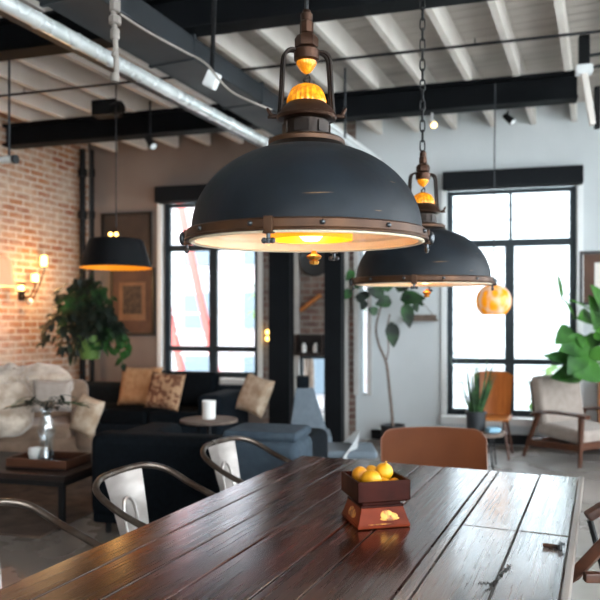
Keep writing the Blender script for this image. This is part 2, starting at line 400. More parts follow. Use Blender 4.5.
        return s.merge(t, Matrix.Translation(c) @ Euler(rot).to_matrix().to_4x4())
    def prism(s, pts, th, Mx=None, bev=0):
        """outline in XZ extruded along Y by th, centred"""
        t = bmesh.new()
        a = [t.verts.new((x, -th/2, z)) for x, z in pts]; b = [t.verts.new((x, th/2, z)) for x, z in pts]
        t.faces.new(a); t.faces.new(b[::-1])
        for i in range(len(pts)):
            j = (i+1) % len(pts); t.faces.new((a[i], b[i], b[j], a[j]))
        bmesh.ops.recalc_face_normals(t, faces=t.faces)
        if bev: bmesh.ops.bevel(t, geom=t.edges[:], offset=bev, segments=2, profile=.5, affect='EDGES')
        return s.merge(t, Mx)
    def leaf(s, base, d, L, W, droop=.4, n=6, fold=.25, up=(0, 0, 1), tip=.75):
        base = Vector(base); d = Vector(d).normalized(); u = Vector(up)
        sd = d.cross(u)
        if sd.length < .05: sd = Vector((1, 0, 0))
        sd.normalize(); nn = sd.cross(d).normalized()
        t = bmesh.new(); rows = []
        p = base.copy(); cur = d.copy()
        for i in range(n + 1):
            f = i / n
            w = W/2 * (math.sin(PI * f ** tip)) ** .8 if 0 < f < 1 else W * .03
            nn = sd.cross(cur).normalized()
            rows.append((t.verts.new(p - sd*w + nn*w*fold), t.verts.new(p), t.verts.new(p + sd*w + nn*w*fold)))
            cur = (cur + Vector((0, 0, -droop / n))).normalized(); p = p + cur * L / n
        for A, B in zip(rows, rows[1:]):
            t.faces.new((A[0], A[1], B[1], B[0])); t.faces.new((A[1], A[2], B[2], B[1]))
        return s.merge(t)
    def build(s, name, m, parent=None, loc=(0, 0, 0), rotz=0, sm=True, ang=38, mods=None):
        me = bpy.data.meshes.new(name); s.bm.to_mesh(me); s.bm.free()
        o = bpy.data.objects.new(name, me); COL.objects.link(o)
        me.materials.append(M[m] if isinstance(m, str) else m)
        if sm:
            for p in me.polygons: p.use_smooth = True
            me.set_sharp_from_angle(angle=R(ang))
            wn_ = o.modifiers.new('weighted normals', 'WEIGHTED_NORMAL'); wn_.keep_sharp = True
        o.location = loc; o.rotation_euler = (0, 0, rotz)
        if parent: o.parent = parent
        return o

def tag(o, label=None, cat=None, group=None, kind=None):
    if label: o['label'] = label
    if cat: o['category'] = cat
    if group: o['group'] = group
    if kind: o['kind'] = kind
    return o
def thing(name, label, cat, loc=(0, 0, 0), rotz=0, group=None):
    o = bpy.data.objects.new(name, None); COL.objects.link(o); o.empty_display_size = .1
    o.location = loc; o.rotation_euler = (0, 0, rotz)
    return tag(o, label, cat, group)
def struct(name, mb, m, parent=None, **k):
    o = mb.build(name, m, parent, **k)
    if not parent: o['kind'] = 'structure'
    return o
def sempty(name, loc=(0, 0, 0), rotz=0):
    o = bpy.data.objects.new(name, None); COL.objects.link(o); o.location = loc; o.rotation_euler = (0, 0, rotz); o['kind'] = 'structure'; return o
def copy_tree(o, parent=None):
    c = o.copy(); COL.objects.link(c)
    if parent: c.parent = parent
    for ch in list(o.children): copy_tree(ch, c)
    return c

# ------------------------------------------------------------------ frames
U = Vector((.397, .918, 0)).normalized(); N_ = Vector((.918, -.397, 0)).normalized()
RU = math.atan2(N_.y, N_.x)                       # local x across the joists, local y along them
WO = Vector((2.544, 8.36, 0)); RW = math.atan2(-.2425, .970)   # back wall: local x along the wall, y away from the camera
def wt(px):
    k = (px - 300) / 700
    return (8.36 * k - 2.544) / (.970 + .2425 * k)
def wz(py, px): # height of a picture row on the back wall
    t = wt(px); return PZ(py, 8.36 - .2425 * t)
def wworld(x, y=0, z=0):
    return WO + Vector((math.cos(RW), math.sin(RW), 0)) * x + Vector((-math.sin(RW), math.cos(RW), 0)) * y + Vector((0, 0, z))
CZ = 4.05
tc_ = wt(88)                                      # corner with the brick wall
corner = wworld(tc_)

# ------------------------------------------------------------------ setting
# floor and ceiling deck as slabs in the joist frame
def uframe(x, y, z=0): return N_ * x + U * y + Vector((0, 0, z))
cu = Vector((corner.dot(N_), corner.dot(U), 0))   # brick wall at x = cu.x
XR_ = 2.6                                          # right wall offset
fl = MB(); fl.box(((cu.x + XR_) / 2 , 3.5, -.1), (XR_ - cu.x + .5, 15.4, .2)); struct('floor', fl, 'floor', rotz=RU)
ce = MB(); ce.box(((cu.x + XR_) / 2, 3.5, CZ + .1), (XR_ - cu.x + .5, 15.4, .2))
for i in range(100): ce.box(((cu.x + XR_) / 2, -4 + i * .15, CZ - .004), (XR_ - cu.x + .4, .138, .012))
ceiling = struct('ceiling', ce, 'ceil_deck', rotz=RU, sm=False)
j0 = -.27 * 1.115
for i in range(-14, 7):
    x = j0 + i * .45
    if x < cu.x + .1 or x > XR_ - .1: continue
    back = (WO - N_ * x).dot(Vector((-math.sin(RW), math.cos(RW), 0))) / U.dot(Vector((-math.sin(RW), math.cos(RW), 0)))
    jb = MB(); jb.box((x, (back - 4) / 2, CZ - .125), (.055, back + 4, .22)); jb.build('joist', 'joist', ceiling, sm=False)

# back wall with openings
GT, BT = 3.07, 3.275
def wallseg(mb, a, b, z0, z1, y0=0, y1=.28): mb.box(((a+b)/2, (y0+y1)/2, (z0+z1)/2), (b-a, y1-y0, z1-z0))
W1a, W1b, W1s = wt(163), wt(258), .74
W2a, W2b, W2s = wt(447), wt(577), .34
W3a, W3b = wt(299), wt(327)
W4a, W4b = wt(360.5), wt(367.5)
B0, B1 = wt(262), wt(356)
ENDX = 3.6
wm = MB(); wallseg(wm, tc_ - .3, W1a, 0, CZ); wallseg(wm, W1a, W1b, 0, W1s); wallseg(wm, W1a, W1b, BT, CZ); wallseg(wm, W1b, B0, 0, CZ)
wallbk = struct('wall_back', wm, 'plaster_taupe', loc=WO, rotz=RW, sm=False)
bw = MB(); wallseg(bw, B0, W3a, 0, CZ); wallseg(bw, W3a, W3b, 1.04, CZ); wallseg(bw, W3a, W3b, 0, .04); wallseg(bw, W3b, B1, 0, CZ)
bw.build('brick_pier', 'brick_dark', wallbk, sm=False)
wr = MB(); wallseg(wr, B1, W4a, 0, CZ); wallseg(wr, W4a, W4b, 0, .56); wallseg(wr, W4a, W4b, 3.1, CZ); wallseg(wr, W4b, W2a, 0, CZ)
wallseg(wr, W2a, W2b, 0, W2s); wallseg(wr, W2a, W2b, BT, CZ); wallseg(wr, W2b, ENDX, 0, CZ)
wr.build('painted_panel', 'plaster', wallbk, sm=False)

# brick wall on the left
lw = MB(); Ll = 13.5; lw.box((-Ll/2 + .4, .15, CZ/2), (Ll + .8, .3, CZ))
# local x points along U away from the camera; y away from the room (to the left)
struct('wall_left', lw, 'brick', loc=corner, rotz=math.atan2(U.y, U.x), sm=False)
# unseen right and rear walls; their windows are put in and widened to brighten the room
rw = MB()
def useg(mb, x0, x1, y0, y1, z0, z1): mb.box(((x0+x1)/2, (y0+y1)/2, (z0+z1)/2), (x1-x0, y1-y0, z1-z0))
y_ = -3.9; wins = [(-3.5, -.8), (-.3, 2.4), (2.9, 5.3), (5.8, 7.5)]
for a, b in wins:
    useg(rw, XR_, XR_+.28, y_, a, 0, CZ); useg(rw, XR_, XR_+.28, a, b, 0, .3); useg(rw, XR_, XR_+.28, a, b, 3.6, CZ); y_ = b
useg(rw, XR_, XR_+.28, y_, 11, 0, CZ)
struct('wall_right', rw, 'plaster', rotz=RU, sm=False)
fw = MB(); ws2 = [(.2, 2.2)]; x_ = cu.x
for a, b in ws2:
    useg(fw, x_, a, -4.2, -3.92, 0, CZ); useg(fw, a, b, -4.2, -3.92, 0, .4); useg(fw, a, b, -4.2, -3.92, 3.6, CZ); x_ = b
useg(fw, x_, XR_ + .28, -4.2, -3.92, 0, CZ)
struct('wall_front', fw, 'plaster', rotz=RU, sm=False)
wi = 5
def unseen_window(n, cen, rz, w, z0, z1):  # out-of-view windows, added to let more daylight in
    e = sempty(f'window_{n}', cen, rz)
    f = MB(); h = z1 - z0
    for x in (-w/2 + .03, 0, w/2 - .03): f.box((x, 0, (z0+z1)/2), (.06, .08, h))
    for z in (z0 + .03, z0 + h*.68, z1 - .03): f.box((0, 0, z), (w, .07, .06))
    f.build('window_frame', 'frame', e, sm=False)
    g = MB(); g.box((0, .0, (z0+z1)/2), (w - .02, .008, h - .02)); g.build('pane', 'glass', e, sm=False)
for a, b in wins:
    unseen_window(wi, uframe(XR_ + .14, (a+b)/2), RU + PI/2, b - a, .3, 3.6); wi += 1
for a, b in ws2:
    unseen_window(wi, uframe((a+b)/2, -4.06), RU, b - a, .4, 3.6); wi += 1

def portal(cen, rz, w, h, tilt_dir):
    d = bpy.data.lights.new('daylight_portal', 'AREA'); d.shape = 'RECTANGLE'; d.size = w; d.size_y = h
    d.cycles.is_portal = True
    o = bpy.data.objects.new('daylight_portal', d); COL.objects.link(o); o.location = cen
    o.rotation_euler = Vector(tilt_dir).to_track_quat('-Z', 'Z').to_euler()
for a, b in wins: portal(uframe(XR_ + .3, (a+b)/2, 1.95), 0, b-a, 3.3, -N_)
for a, b in ws2: portal(uframe((a+b)/2, -4.25, 2.0), 0, b-a, 3.2, U)
wn = Vector((math.sin(RW), -math.cos(RW), 0))
portal(wworld((W1a+W1b)/2, .32, (W1s+BT)/2), 0, W1b-W1a, BT-W1s, wn)
portal(wworld((W2a+W2b)/2, .32, (W2s+BT)/2), 0, W2b-W2a, BT-W2s, wn)

# windows of the back wall
def bwin(n, a, b, s, trans_z, low_z, mull_px, sill=True, trim=True):
    e = sempty(f'window_{n}', WO, RW)
    f = MB(); y = .10
    def V(x, w, z0, z1): f.box((x, y, (z0+z1)/2), (w, .07, z1-z0), bev=.006)
    def Hh(z, h, x0=a, x1=b): f.box(((x0+x1)/2, y, z), (x1-x0, .075, h), bev=.006)
    V(a+.035, .07, s, GT); V(b-.035, .07, s, GT); Hh(s+.035, .07); Hh(GT-.02, .05)
    Hh(trans_z, .085); Hh(low_z, .07)
    mt, ml = mull_px
    V(wt(mt), .035, trans_z, GT); V(wt(ml), .11, s, trans_z)
    f.build('window_frame', 'frame', e, sm=False)
    g = MB(); g.box(((a+b)/2, y, (s+GT)/2), (b-a-.05, .008, GT-s-.05)); g.build('pane', 'glass', e, sm=False)
    if sill:
        q = MB(); q.box(((a+b)/2, -.03, s-.05), (b-a+.14, .2, .09), bev=.008); q.build('window_sill', 'white_trim', e)
    if trim:
        q = MB(); q.box((a-.035, -.01, (s+BT)/2), (.06, .06, BT-s)); q.box((b+.035, -.01, (s+BT)/2), (.06, .06, BT-s)); q.build('window_casing', 'white_trim', e, sm=False)
    return e
bwin(1, W1a, W1b, W1s, wz(247, 200), wz(349, 200), (211, 211))
bwin(2, W2a, W2b, W2s, wz(242, 513), wz(362, 513), (511, 510))
for nme, a, b, lab in (('left', W1a, W1b, 'dark rolled-up blind cassette above the window beside the sofa'), ('right', W2a, W2b, 'dark rolled-up blind cassette above the large right-hand window')):
    r_ = thing('window_blind', lab, 'blind', wworld((a+b)/2, -.09, GT - .01), RW)
    q = MB(); q.box((0, 0, .11), (b-a+.1, .16, .21), bev=.012); q.build('cassette', 'blind', r_)
    q = MB(); q.tube([(-(b-a)/2, 0, .0), ((b-a)/2, 0, .0)], .012); q.build('bottom_bar', 'blind', r_)
e3 = sempty('window_3', WO, RW)
f = MB(); f.box((W3a+.015, .1, .54), (.03, .08, 1.0)); f.box((W3b-.015, .1, .54), (.03, .08, 1.0)); f.box(((W3a+W3b)/2, .1, 1.02), (W3b-W3a, .08, .04)); f.box(((W3a+W3b)/2, .1, .06), (W3b-W3a, .08, .04)); f.build('window_frame', 'frame', e3, sm=False)
g = MB(); g.box(((W3a+W3b)/2, .1, .54), (W3b-W3a-.04, .008, .96)); g.build('pane', 'glass', e3, sm=False)
e4 = sempty('window_4', WO, RW)
f = MB()
for x in (W4a-.06, W4b+.02): f.box((x+.01, -.02, 1.83), (.05, .08, 2.55))
f.build('window_frame', 'grey_trim', e4, sm=False)
g = MB(); g.box(((W4a+W4b)/2, .1, 1.83), (W4b-W4a, .008, 2.54)); g.build('pane', 'glass', e4, sm=False)
bb = MB(); bb.box(((W4b+ENDX)/2, -.015, .07), (ENDX-W4b-.1, .03, .12)); struct('baseboard_back', bb, 'black_steel', loc=WO, rotz=RW, sm=False)
tr = MB(); tr.box((wt(296), -.03, 1.9), (.10, .06, 3.8)); tr.box((wt(346), -.03, 1.9), (.07, .06, 3.8)); struct('trim_1', tr, 'grey_trim', loc=WO, rotz=RW, sm=False)

# ------------------------------------------------------------------ outside
gr = MB(); gr.box((0, 24, -1.6), (90, 40, .2)); gr.box((20, -6, -1.6), (60, 20, .2)); struct('ground', gr, 'ext_ground')
ex = thing('siding_building', 'white clapboard building seen through the large right-hand window', 'building', wworld(1.2, 6.5, -1.5), RW)
q = MB(); q.box((1, 2, 3.6), (9, 4, 7.2)); q.build('wall', 'ext_window', ex, sm=False)
q = MB()
for i in range(22): q.box((1, -.05, .3 + i * .31), (9.0, .06, .285), rot=(R(3), 0, 0))
q.build('siding', 'ext_white', ex, sm=False)
q = MB(); q.box((-2.9, -.06, 4.6), (1.0, .14, 1.5)); q.build('window', 'ext_window', ex, sm=False)
ex = thing('brick_building', 'pale brick building with small windows seen through the window beside the sofa', 'building', wworld(-7.5, 9, -1.5), RW)
q = MB(); q.box((0, 3, 4.5), (10, 6, 9)); q.build('wall', 'brick_pale', ex, sm=False)
for i in range(5):
    for j in range(4):
        q = MB(); q.box((-3.6 + i * 1.7, -.02, 1.6 + j * 1.7), (.8, .1, .95)); q.build('window', 'ext_window', ex, sm=False)
ex = thing('fire_escape', 'red steel fire escape ladder leaning outside the window beside the sofa', 'fire escape', wworld(-5.9, 4.5, -1.5), RW)
q = MB()
for dx in (0, .75): q.span((-1.3+dx, 0, 6.2), (.1+dx, 0, .1), .12, .12)
q.build('ladder_rail', 'ext_red', ex, sm=False)
q = MB()
for k in range(15):
    f_ = (k + .5) / 15; q.span((-1.3+1.4*f_, 0, 6.2-6.1*f_), (-.55+1.4*f_, 0, 6.2-6.1*f_), .04, .04)
q.build('rung', 'ext_white', ex, sm=False)
def outside_tree(loc, h, rad, label):
    t = thing('outdoor_tree', label, 'tree', loc)
    q = MB(); q.tube([(0, 0, 0), (.05, 0, h*.5), (0, .05, h*.8)], [.14, .1, .05]); q.build('trunk', 'stem', t)
    q = MB()
    for i in range(420):
        v = Vector((random.gauss(0, 1), random.gauss(0, 1), random.gauss(0, 1))).normalized() * rad * random.random() ** .4
        q.leaf((v.x, v.y, h*.8 + v.z), (random.uniform(-1, 1), random.uniform(-1, 1), random.uniform(-.6, .6)), .32, .2, n=2)
    q.build('foliage', 'ext_green', t, sm=False)
outside_tree(wworld(wt(242), 3.6, -1.5), 4.2, .95, 'leafy tree outside the window beside the sofa')
outside_tree(wworld(wt(548) + .8, 2.6, -1.5), 2.35, .75, 'green shrub outside the bottom of the right-hand window')

# ------------------------------------------------------------------ beams, ducts, pipes
RB = math.atan2(-.28, .96); BD = Vector((.96, -.28, 0)).normalized()
def beam(p, la, lb, label):
    t = thing('steel_beam', label, 'beam', (p[0], p[1], 3.56), RB)
    q = MB(); q.box(((lb-la)/2 - 0, 0, .13), (la+lb, .035, .2)); q.build('web', 'beam', t, sm=False)
    q = MB(); q.box(((lb-la)/2, 0, .015), (la+lb, .18, .03)); q.box(((lb-la)/2, 0, .245), (la+lb, .18, .03)); q.build('flange', 'beam', t, sm=False)
beam((PX(500, 6.8), 6.8), 5.68, .7, 'black steel beam across the ceiling nearer the windows')
beam((PX(300, 4.83), 4.83), 4.2, 2.3, 'black steel beam across the top of the picture')

# conduit rod below the joists
Yr = 5.75; p0 = at(500, 42, Yr)
t_ = thing('ceiling_conduit', 'long thin black conduit strung level under the white joists', 'conduit', p0, RB)
q = MB(); q.tube([(-5.2, 0, 0), (1.2, 0, 0)], .013, 8); q.build('rod', 'wirebl', t_)
for x in (-4.6, -3.2, -1.6, -.2):
    q = MB(); q.tube([(x, 0, 0), (x, 0, 3.80 - p0.z + .02)], .006, 6); q.build('hanger', 'wirebl', t_)

# pipe and duct along the joist direction (offset a, height above eye b)
def along(a, b, y0, y1): return (N_ * (a * .918) + U * 0 + Vector((0, 0, 0)))
def uline(px, py, b, ext0, ext1):
    """point where the picture ray meets height H+b, then a run along U"""
    Y = b * 700 / (323 - py); p = Vector((PX(px, Y), Y, H + b)); return p
pp = uline(65, 35, 1.86, 0, 0)
t_ = thing('silver_pipe', 'long shiny silver pipe running diagonally under the ceiling', 'pipe', pp, RU)
q = MB(); q.tube([(0, -1.6, 0), (0, 3.3, 0)], .050, 20); q.build('pipe', 'silver', t_)
for k in range(13):
    q = MB(); q.tube([(0, -1.3 + k*.35, 0), (0, -1.285 + k*.35, 0)], .054, 20); q.build('coupling', 'silver', t_)
t_ = thing('cable_tray', 'dark grey tray hung along the shiny silver pipe', 'cable tray', pp + N_*.0 + Vector((0, 0, -.02)), RU)
q = MB(); q.box((-.13, .7, .07), (.07, 5.0, .10), bev=.006); q.build('tray', 'duct', t_)
t_ = thing('air_duct', 'wide dark grey air duct running beside the silver pipe', 'duct', pp + N_*.285 + Vector((0, 0, .135)), RU)
q = MB(); q.box((0, .7, .0), (.38, 5.0, .17), bev=.02); q.build('duct', 'duct', t_)
for k in range(5):
    q = MB(); q.box((0, -1.4 + k * 1.1, .0), (.40, .03, .19), bev=.004); q.build('joint_flange', 'duct', t_, sm=False)
pc = uline(150, 48, 1.86, 0, 0)
t_ = thing('hanging_conduit', 'thin silver flexible conduit sagging along the dark air duct', 'conduit', (0, 0, 0))
q = MB(); q.tube(smooth_path([at(120, 14, 3.4), at(150, 33, 3.6), at(185, 52, 3.9), at(206, 64, 3.95), at(232, 92, 4.1), at(272, 110, 4.3)], 8), .007, 8); q.build('cable', 'pipegrey', t_)

ps = uline(345, 140, 2.0, 0, 0)
t_ = thing('strip_light', 'slim pale strip light running away behind the large lamp', 'light', ps, RU)
q = MB(); q.box((0, .2, .03), (.09, 2.6, .05), bev=.008); q.build('housing', 'white_trim', t_)
q = MB(); q.tube([(0, -1.05, -.01), (0, 1.45, -.01)], .02, 12); q.build('tube', 'white_plastic', t_)
for y in (-.9, 1.3):
    q = MB(); q.tube([(0, y, .05), (0, y, 3.82 - ps.z)], .006, 6); q.build('hanger', 'wirebl', t_)

# left fluorescent fixture, end-on
pf = at(6, 160, 5.6)
t_ = thing('tube_light', 'silver tube light hanging from a rod at the left edge', 'light', pf, RB)
q = MB(); q.tube([(-1.0, 0, 0), (.07, 0, 0)], .032, 16); q.build('tube', 'silver', t_)
q = MB(); q.tube([(.07, 0, 0), (.10, 0, 0)], .036, 16); q.build('end_cap', 'duct', t_)
q = MB(); q.tube([(.03, 0, .03), (.03, 0, 3.82 - pf.z)], .009, 8); q.tube([(-.9, 0, .03), (-.9, 0, 3.82 - pf.z)], .009, 8); q.build('hanging_rod', 'duct', t_)

# sprinkler drop
Yd = 3.3; x0 = PX(115, Yd)
t_ = thing('hanging_sprinkler_pipe', 'pale grey jointed pipe hanging down in front of the air duct', 'sprinkler pipe', (x0, Yd, PZ(82, Yd)))
q = MB(); q.tube([(0.008, 0, 0), (0.004, 0, .16), (-.008, 0, .34), (-.008, 0, 3.82 - PZ(82, Yd))], .013, 12); q.build('pipe', 'pipegrey', t_)
for z, r, h in ((.0, .022, .04), (.12, .018, .02), (.20, .023, .05), (.27, .03, .04), (.33, .026, .06), (.42, .02, .03)):
    q = MB(); q.lathe([(r*.8, 0), (r, .006), (r, h-.006), (r*.8, h)], 8, (0, 0, z)); q.build('fitting', 'pipegrey', t_)

# small spotlights and boxes
def spot(loc, label, up_to, head='black_steel', tilt=(.5, -.5, -.7), lit=False, s=1.):
    t = thing('spotlight', label, 'spotlight', loc)
    d = Vector(tilt).normalized()
    q = MB(); q.tube([(0, 0, .05*s), (0, 0, up_to - loc[2])], .012*s, 8); q.build('stem', head, t)
    q = MB(); q.tube([Vector((0, 0, .05*s)) - d*.06*s, Vector((0, 0, .05*s)) + d*.09*s], [.035*s, .045*s], 16); q.build('head', head, t)
    q = MB(); q.tube([Vector((0, 0, .05*s)) + d*.091*s, Vector((0, 0, .05*s)) + d*.095*s], .034*s, 16); q.build('lens', 'bulb_soft' if lit else 'white_plastic', t)
    return t
spot(at(150, 146, 6.6), 'small black spotlight under the far beam above the sofa', 3.55, s=.9)
spot(at(432, 127, 7.0), 'small lit white spotlight between the second pendant and the window', 3.7, 'white_trim', (.1, -.8, -.5), True, s=.8)
spot(at(508, 122, 6.9), 'small black spotlight under the far beam above the large window', 3.55, s=.8)
bxp = at(107, 112, 6.9)
t_ = thing('junction_box', 'black junction box on the far beam above the small black lamp', 'box', bxp, RB)
q = MB(); q.box((0, 0, .03), (.26, .16, .15), bev=.01); q.build('box', 'black_steel', t_)
q = MB(); q.tube([(.1, -.05, 0), (.2, -.06, .02)], .06, 12); q.build('lid', 'black_steel', t_)
t_ = thing('white_spotlight', 'white square spotlight head at the end of the dark air duct', 'spotlight', at(212, 80, 4.3), RU)
q = MB(); q.box((0, 0, 0), (.08, .08, .10), rot=(.2, .5, .3), bev=.012); q.build('head', 'white_trim', t_)
q = MB(); q.tube([(0, 0, .05), (.02, 0, 3.55 - PZ(80, 4.3))], .015, 8); q.build('stem', 'black_steel', t_)
# right hand drop
Yq = 5.75; pq = at(584, 70, Yq)
t_ = thing('track_light', 'black and white track light hanging at the top right corner', 'light', pq, RB)
q = MB(); q.box((0, 0, .15), (.085, .085, .25), bev=.006); q.build('driver_box', 'black_steel', t_)
q = MB(); q.box((0, 0, 0), (.13, .1, .07), bev=.008); q.build('collar', 'white_plastic', t_)
q = MB(); q.span((-.0, 0, -.03), (.07, 0, -.46), .05, .05, bev=.006); q.build('arm', 'joist', t_)
q = MB(); q.box((.1, 0, -.32), (.045, .05, .34), bev=.006); q.build('head', 'black_steel', t_)
q = MB(); q.tube([(.03, .02, .12), (.3, .02, .14)], .014, 8); q.tube([(.03, .02, .02), (.3, .02, .04)], .014, 8); q.build('feed_pipe', 'wirebl', t_)
t_ = thing('hanging_cable', 'thin grey cable hanging between the far beam and the duct behind the large lamp', 'cable', (0, 0, 0))
q = MB(); q.tube([at(345, 68, 5.6), at(345, 138, 5.6)], .009, 8); q.build('cable', 'duct', t_)

# steel columns
for px, wpx, Yc, lab in ((281.5, 21, 7.9, 'black steel column just right of the sofa'), (334.5, 17, 7.7, 'black steel column left of the tall thin plant')):
    w = wpx / 700 * Yc
    t_ = thing('steel_column', lab, 'column', (PX(px, Yc), Yc, 0), RW)
    q = MB(); q.box((0, -.09, 1.77), (w, .03, 3.54)); q.box((0, .09, 1.77), (w, .03, 3.54)); q.box((0, 0, 1.77), (w*.94, .15, 3.54)); q.build('shaft', 'beam', t_, sm=False)
    q = MB(); q.box((0, 0, .015), (w+.14, .32, .03)); q.build('base_plate', 'beam', t_, sm=False)
t_ = thing('wall_disc', 'round dark disc hung on the dark brick between the black columns', 'wall decor', wworld(wt(316), -.05, wz(261, 316)), RW)
q = MB(); q.lathe([(0, 0), (.185, 0), (.20, .012), (.20, .03), (.185, .04), (.16, .032), (0, .03)], 40, Mx=Matrix.Rotation(PI/2, 4, 'X')); q.build('plate', 'disc', t_)
t_ = thing('wooden_wall_piece', 'slanted piece of pale wood on the dark brick between the black columns', 'wall decor', wworld(wt(311), -.05, wz(303, 311)), RW)
q = MB(); q.span((-.13, 0, -.1), (.14, 0, .1), .06, .05, bev=.01); q.build('plank', 'orangewood', t_)
t_ = thing('wall_shelf', 'dark box shelf on the brick above the low bright window', 'shelf', wworld(wt(313), -.14, wz(354, 313)), RW)
q = MB(); q.box((0, 0, .01), (.36, .24, .03)); q.box((0, .1, .13), (.36, .02, .24)); q.box((-.17, 0, .13), (.02, .24, .24)); q.box((.17, 0, .13), (.02, .24, .24)); q.build('case', 'darkwood', t_, sm=False)
for dx, lab in ((-.08, 'small white jar on the dark box shelf, the left one'), (.07, 'small white jar on the dark box shelf, the right one')):
    t_ = tag(MB().lathe([(.0, 0), (.03, 0), (.035, .05), (.03, .09), (.02, .10), (.02, .12), (0, .12)], 16).build('jar', 'white_ceramic', loc=wworld(wt(313)+dx, -.16, wz(354, 313) + .025)), lab, 'jar')
for py, lab in ((332, 'tiny glowing amber wall light left of the first black column, upper one'), (338.5, 'tiny glowing amber wall light left of the first black column, lower one')):
    p = wworld(wt(269), -.06, wz(py, 269))
    o = MB().lathe([(0, -.032), (.026, -.02), (.03, 0), (.026, .02), (0, .032)], 14).build('wall_light', 'bulb_soft', loc=p); tag(o, lab, 'light')

# ------------------------------------------------------------------ table
TL = Vector((.0106, 3.71, .76)); TLEN = 2.8; TWID = 1.385
tb = thing('dining_table', 'long dark reddish plank dining table with glossy worn top', 'table', (TL.x, TL.y, 0), RU)
seams = [0, .137, .30, .45, .64, .755, .97, 1.012, 1.198, 1.364]
q = MB(); planks = []
lay = q.bm.verts.layers.float_color.new('tone'); lay2 = q.bm.verts.layers.float.new('pale')
def plank(x0, x1, y0, y1, dz=0, pale=0):
    t = bmesh.new(); bmesh.ops.create_cube(t, size=1)
    bmesh.ops.scale(t, vec=(x1-x0-.006, y1-y0-.007, .045), verts=t.verts)
    bmesh.ops.bevel(t, geom=t.edges[:], offset=.0035, segments=2, profile=.5, affect='EDGES')
    bmesh.ops.rotate(t, matrix=Matrix.Rotation(random.uniform(-.004, .004), 3, 'Y'), verts=t.verts)
    bmesh.ops.translate(t, vec=((x0+x1)/2, (y0+y1)/2, .7375 + dz), verts=t.verts)
    n0 = len(q.bm.verts); me = bpy.data.meshes.new('t'); t.to_mesh(me); t.free(); q.bm.from_mesh(me); bpy.data.meshes.remove(me)
    q.bm.verts.ensure_lookup_table(); c = (random.uniform(0, 9), random.uniform(0, 9), random.uniform(0, 9), 1)
    for v in q.bm.verts[n0:]: v[lay] = c; v[lay2] = pale
for i in range(6): plank(seams[i], seams[i+1], -TLEN, 0, random.uniform(-.0012, .0012))
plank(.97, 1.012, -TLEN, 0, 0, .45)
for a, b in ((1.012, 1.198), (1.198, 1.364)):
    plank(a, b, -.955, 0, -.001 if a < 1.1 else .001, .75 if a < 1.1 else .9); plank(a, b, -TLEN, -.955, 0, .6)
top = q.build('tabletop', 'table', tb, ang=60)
q = MB(); q.box((1.375, -TLEN/2, .742), (.019, TLEN, .05), bev=.005); q.build('edge_batten', 'batten', tb)
q = MB(); q.box((.69, -.12, .69), (1.18, .04, .07)); q.box((.69, -TLEN+.12, .69), (1.18, .04, .07)); q.box((.12, -TLEN/2, .69), (.04, TLEN-.24, .07)); q.box((1.26, -TLEN/2, .69), (.04, TLEN-.24, .07)); q.build('apron', 'darkwood', tb, sm=False)
for x in (.14, 1.24):
    for y in (-.16, -TLEN+.16):
        q = MB(); q.span((x, y, .71), (x, y, 0), .09, .09, bev=.006, w2=.07, d2=.07); q.build('leg', 'darkwood', tb)
# inked scrawl near the seam
q = MB()
o_ = lambda px, py: tb_inv @ onz(px, py, .7612)
tb_m = Matrix.Translation((TL.x, TL.y, 0)) @ Matrix.Rotation(RU, 4, 'Z'); tb_inv = tb_m.inverted()
random.seed(3)
for k in range(17):
    f_ = k / 16; cx, cy = 488 + 21 * f_, 590 - 24 * f_
    pts = [o_(cx + random.uniform(-3.2, 3.2), cy + random.uniform(-2, 2)) for _ in range(6)]
    q.tube(smooth_path(pts, 4), .0008, 5)
q.tube(smooth_path([o_(478 + 2*i, 583 + (-1) ** i * 1.3) for i in range(9)], 4), .0009, 5)
q.build('ink_scrawl', 'scribble', tb)
# latch lying on the table
random.seed(11)
la = onz(543, 547, .76); lb = onz(559, 549, .76); d_ = (lb - la); rz = math.atan2(d_.y, d_.x)
t_ = thing('iron_latch', 'small rusty iron latch lying on the right side of the table', 'latch', (la.x, la.y, .7605), rz)
q = MB(); q.box((.022, 0, .006), (.046, .012, .012), bev=.003); q.build('bolt', 'rust', t_)
q = MB(); q.box((.050, 0, .009), (.012, .034, .018), bev=.003); q.tube([(.045, 0, .014), (.064, .003, .015)], .004, 8); q.build('keeper', 'steel_dark', t_)

# ------------------------------------------------------------------ fruit box
fc = onz(358, 531, .76)
RF = R(14); fs = .19
ctr = fc + Vector((math.cos(RF), math.sin(RF), 0)) * fs/2 + Vector((-math.sin(RF), math.cos(RF), 0)) * fs/2
bx = thing('fruit_box', 'square footed wooden fruit box with gilt marks on the table', 'fruit bowl', (ctr.x, ctr.y, .762), RF)
def frustum(mb, z0, s0, z1, s1):
    t = bmesh.new(); a = [t.verts.new((x*s0/2, y*s0/2, z0)) for x, y in ((-1, -1), (1, -1), (1, 1), (-1, 1))]; b = [t.verts.new((x*s1/2, y*s1/2, z1)) for x, y in ((-1, -1), (1, -1), (1, 1), (-1, 1))]
    t.faces.new(a[::-1]); t.faces.new(b)
    for i in range(4): t.faces.new((a[i], a[(i+1) % 4], b[(i+1) % 4], b[i]))
    bmesh.ops.bevel(t, geom=t.edges[:], offset=.003, segments=2, profile=.5, affect='EDGES'); mb.merge(t)
q = MB(); frustum(q, 0, fs, .012, fs); frustum(q, .010, fs*.985, .068, fs*.80); q.build('pedestal', 'mahog2', bx)
q = MB(); frustum(q, .066, fs*.82, .074, fs*.82); frustum(q, .073, fs*.74, .09, fs*.74); q.build('neck', 'mahog', bx)
q = MB(); zt, zb, wo, th = .160, .092, fs, .009
frustum(q, .086, fs*.90, .094, fs*.985); q.box((0, 0, .096), (fs*.94, fs*.94, .01))
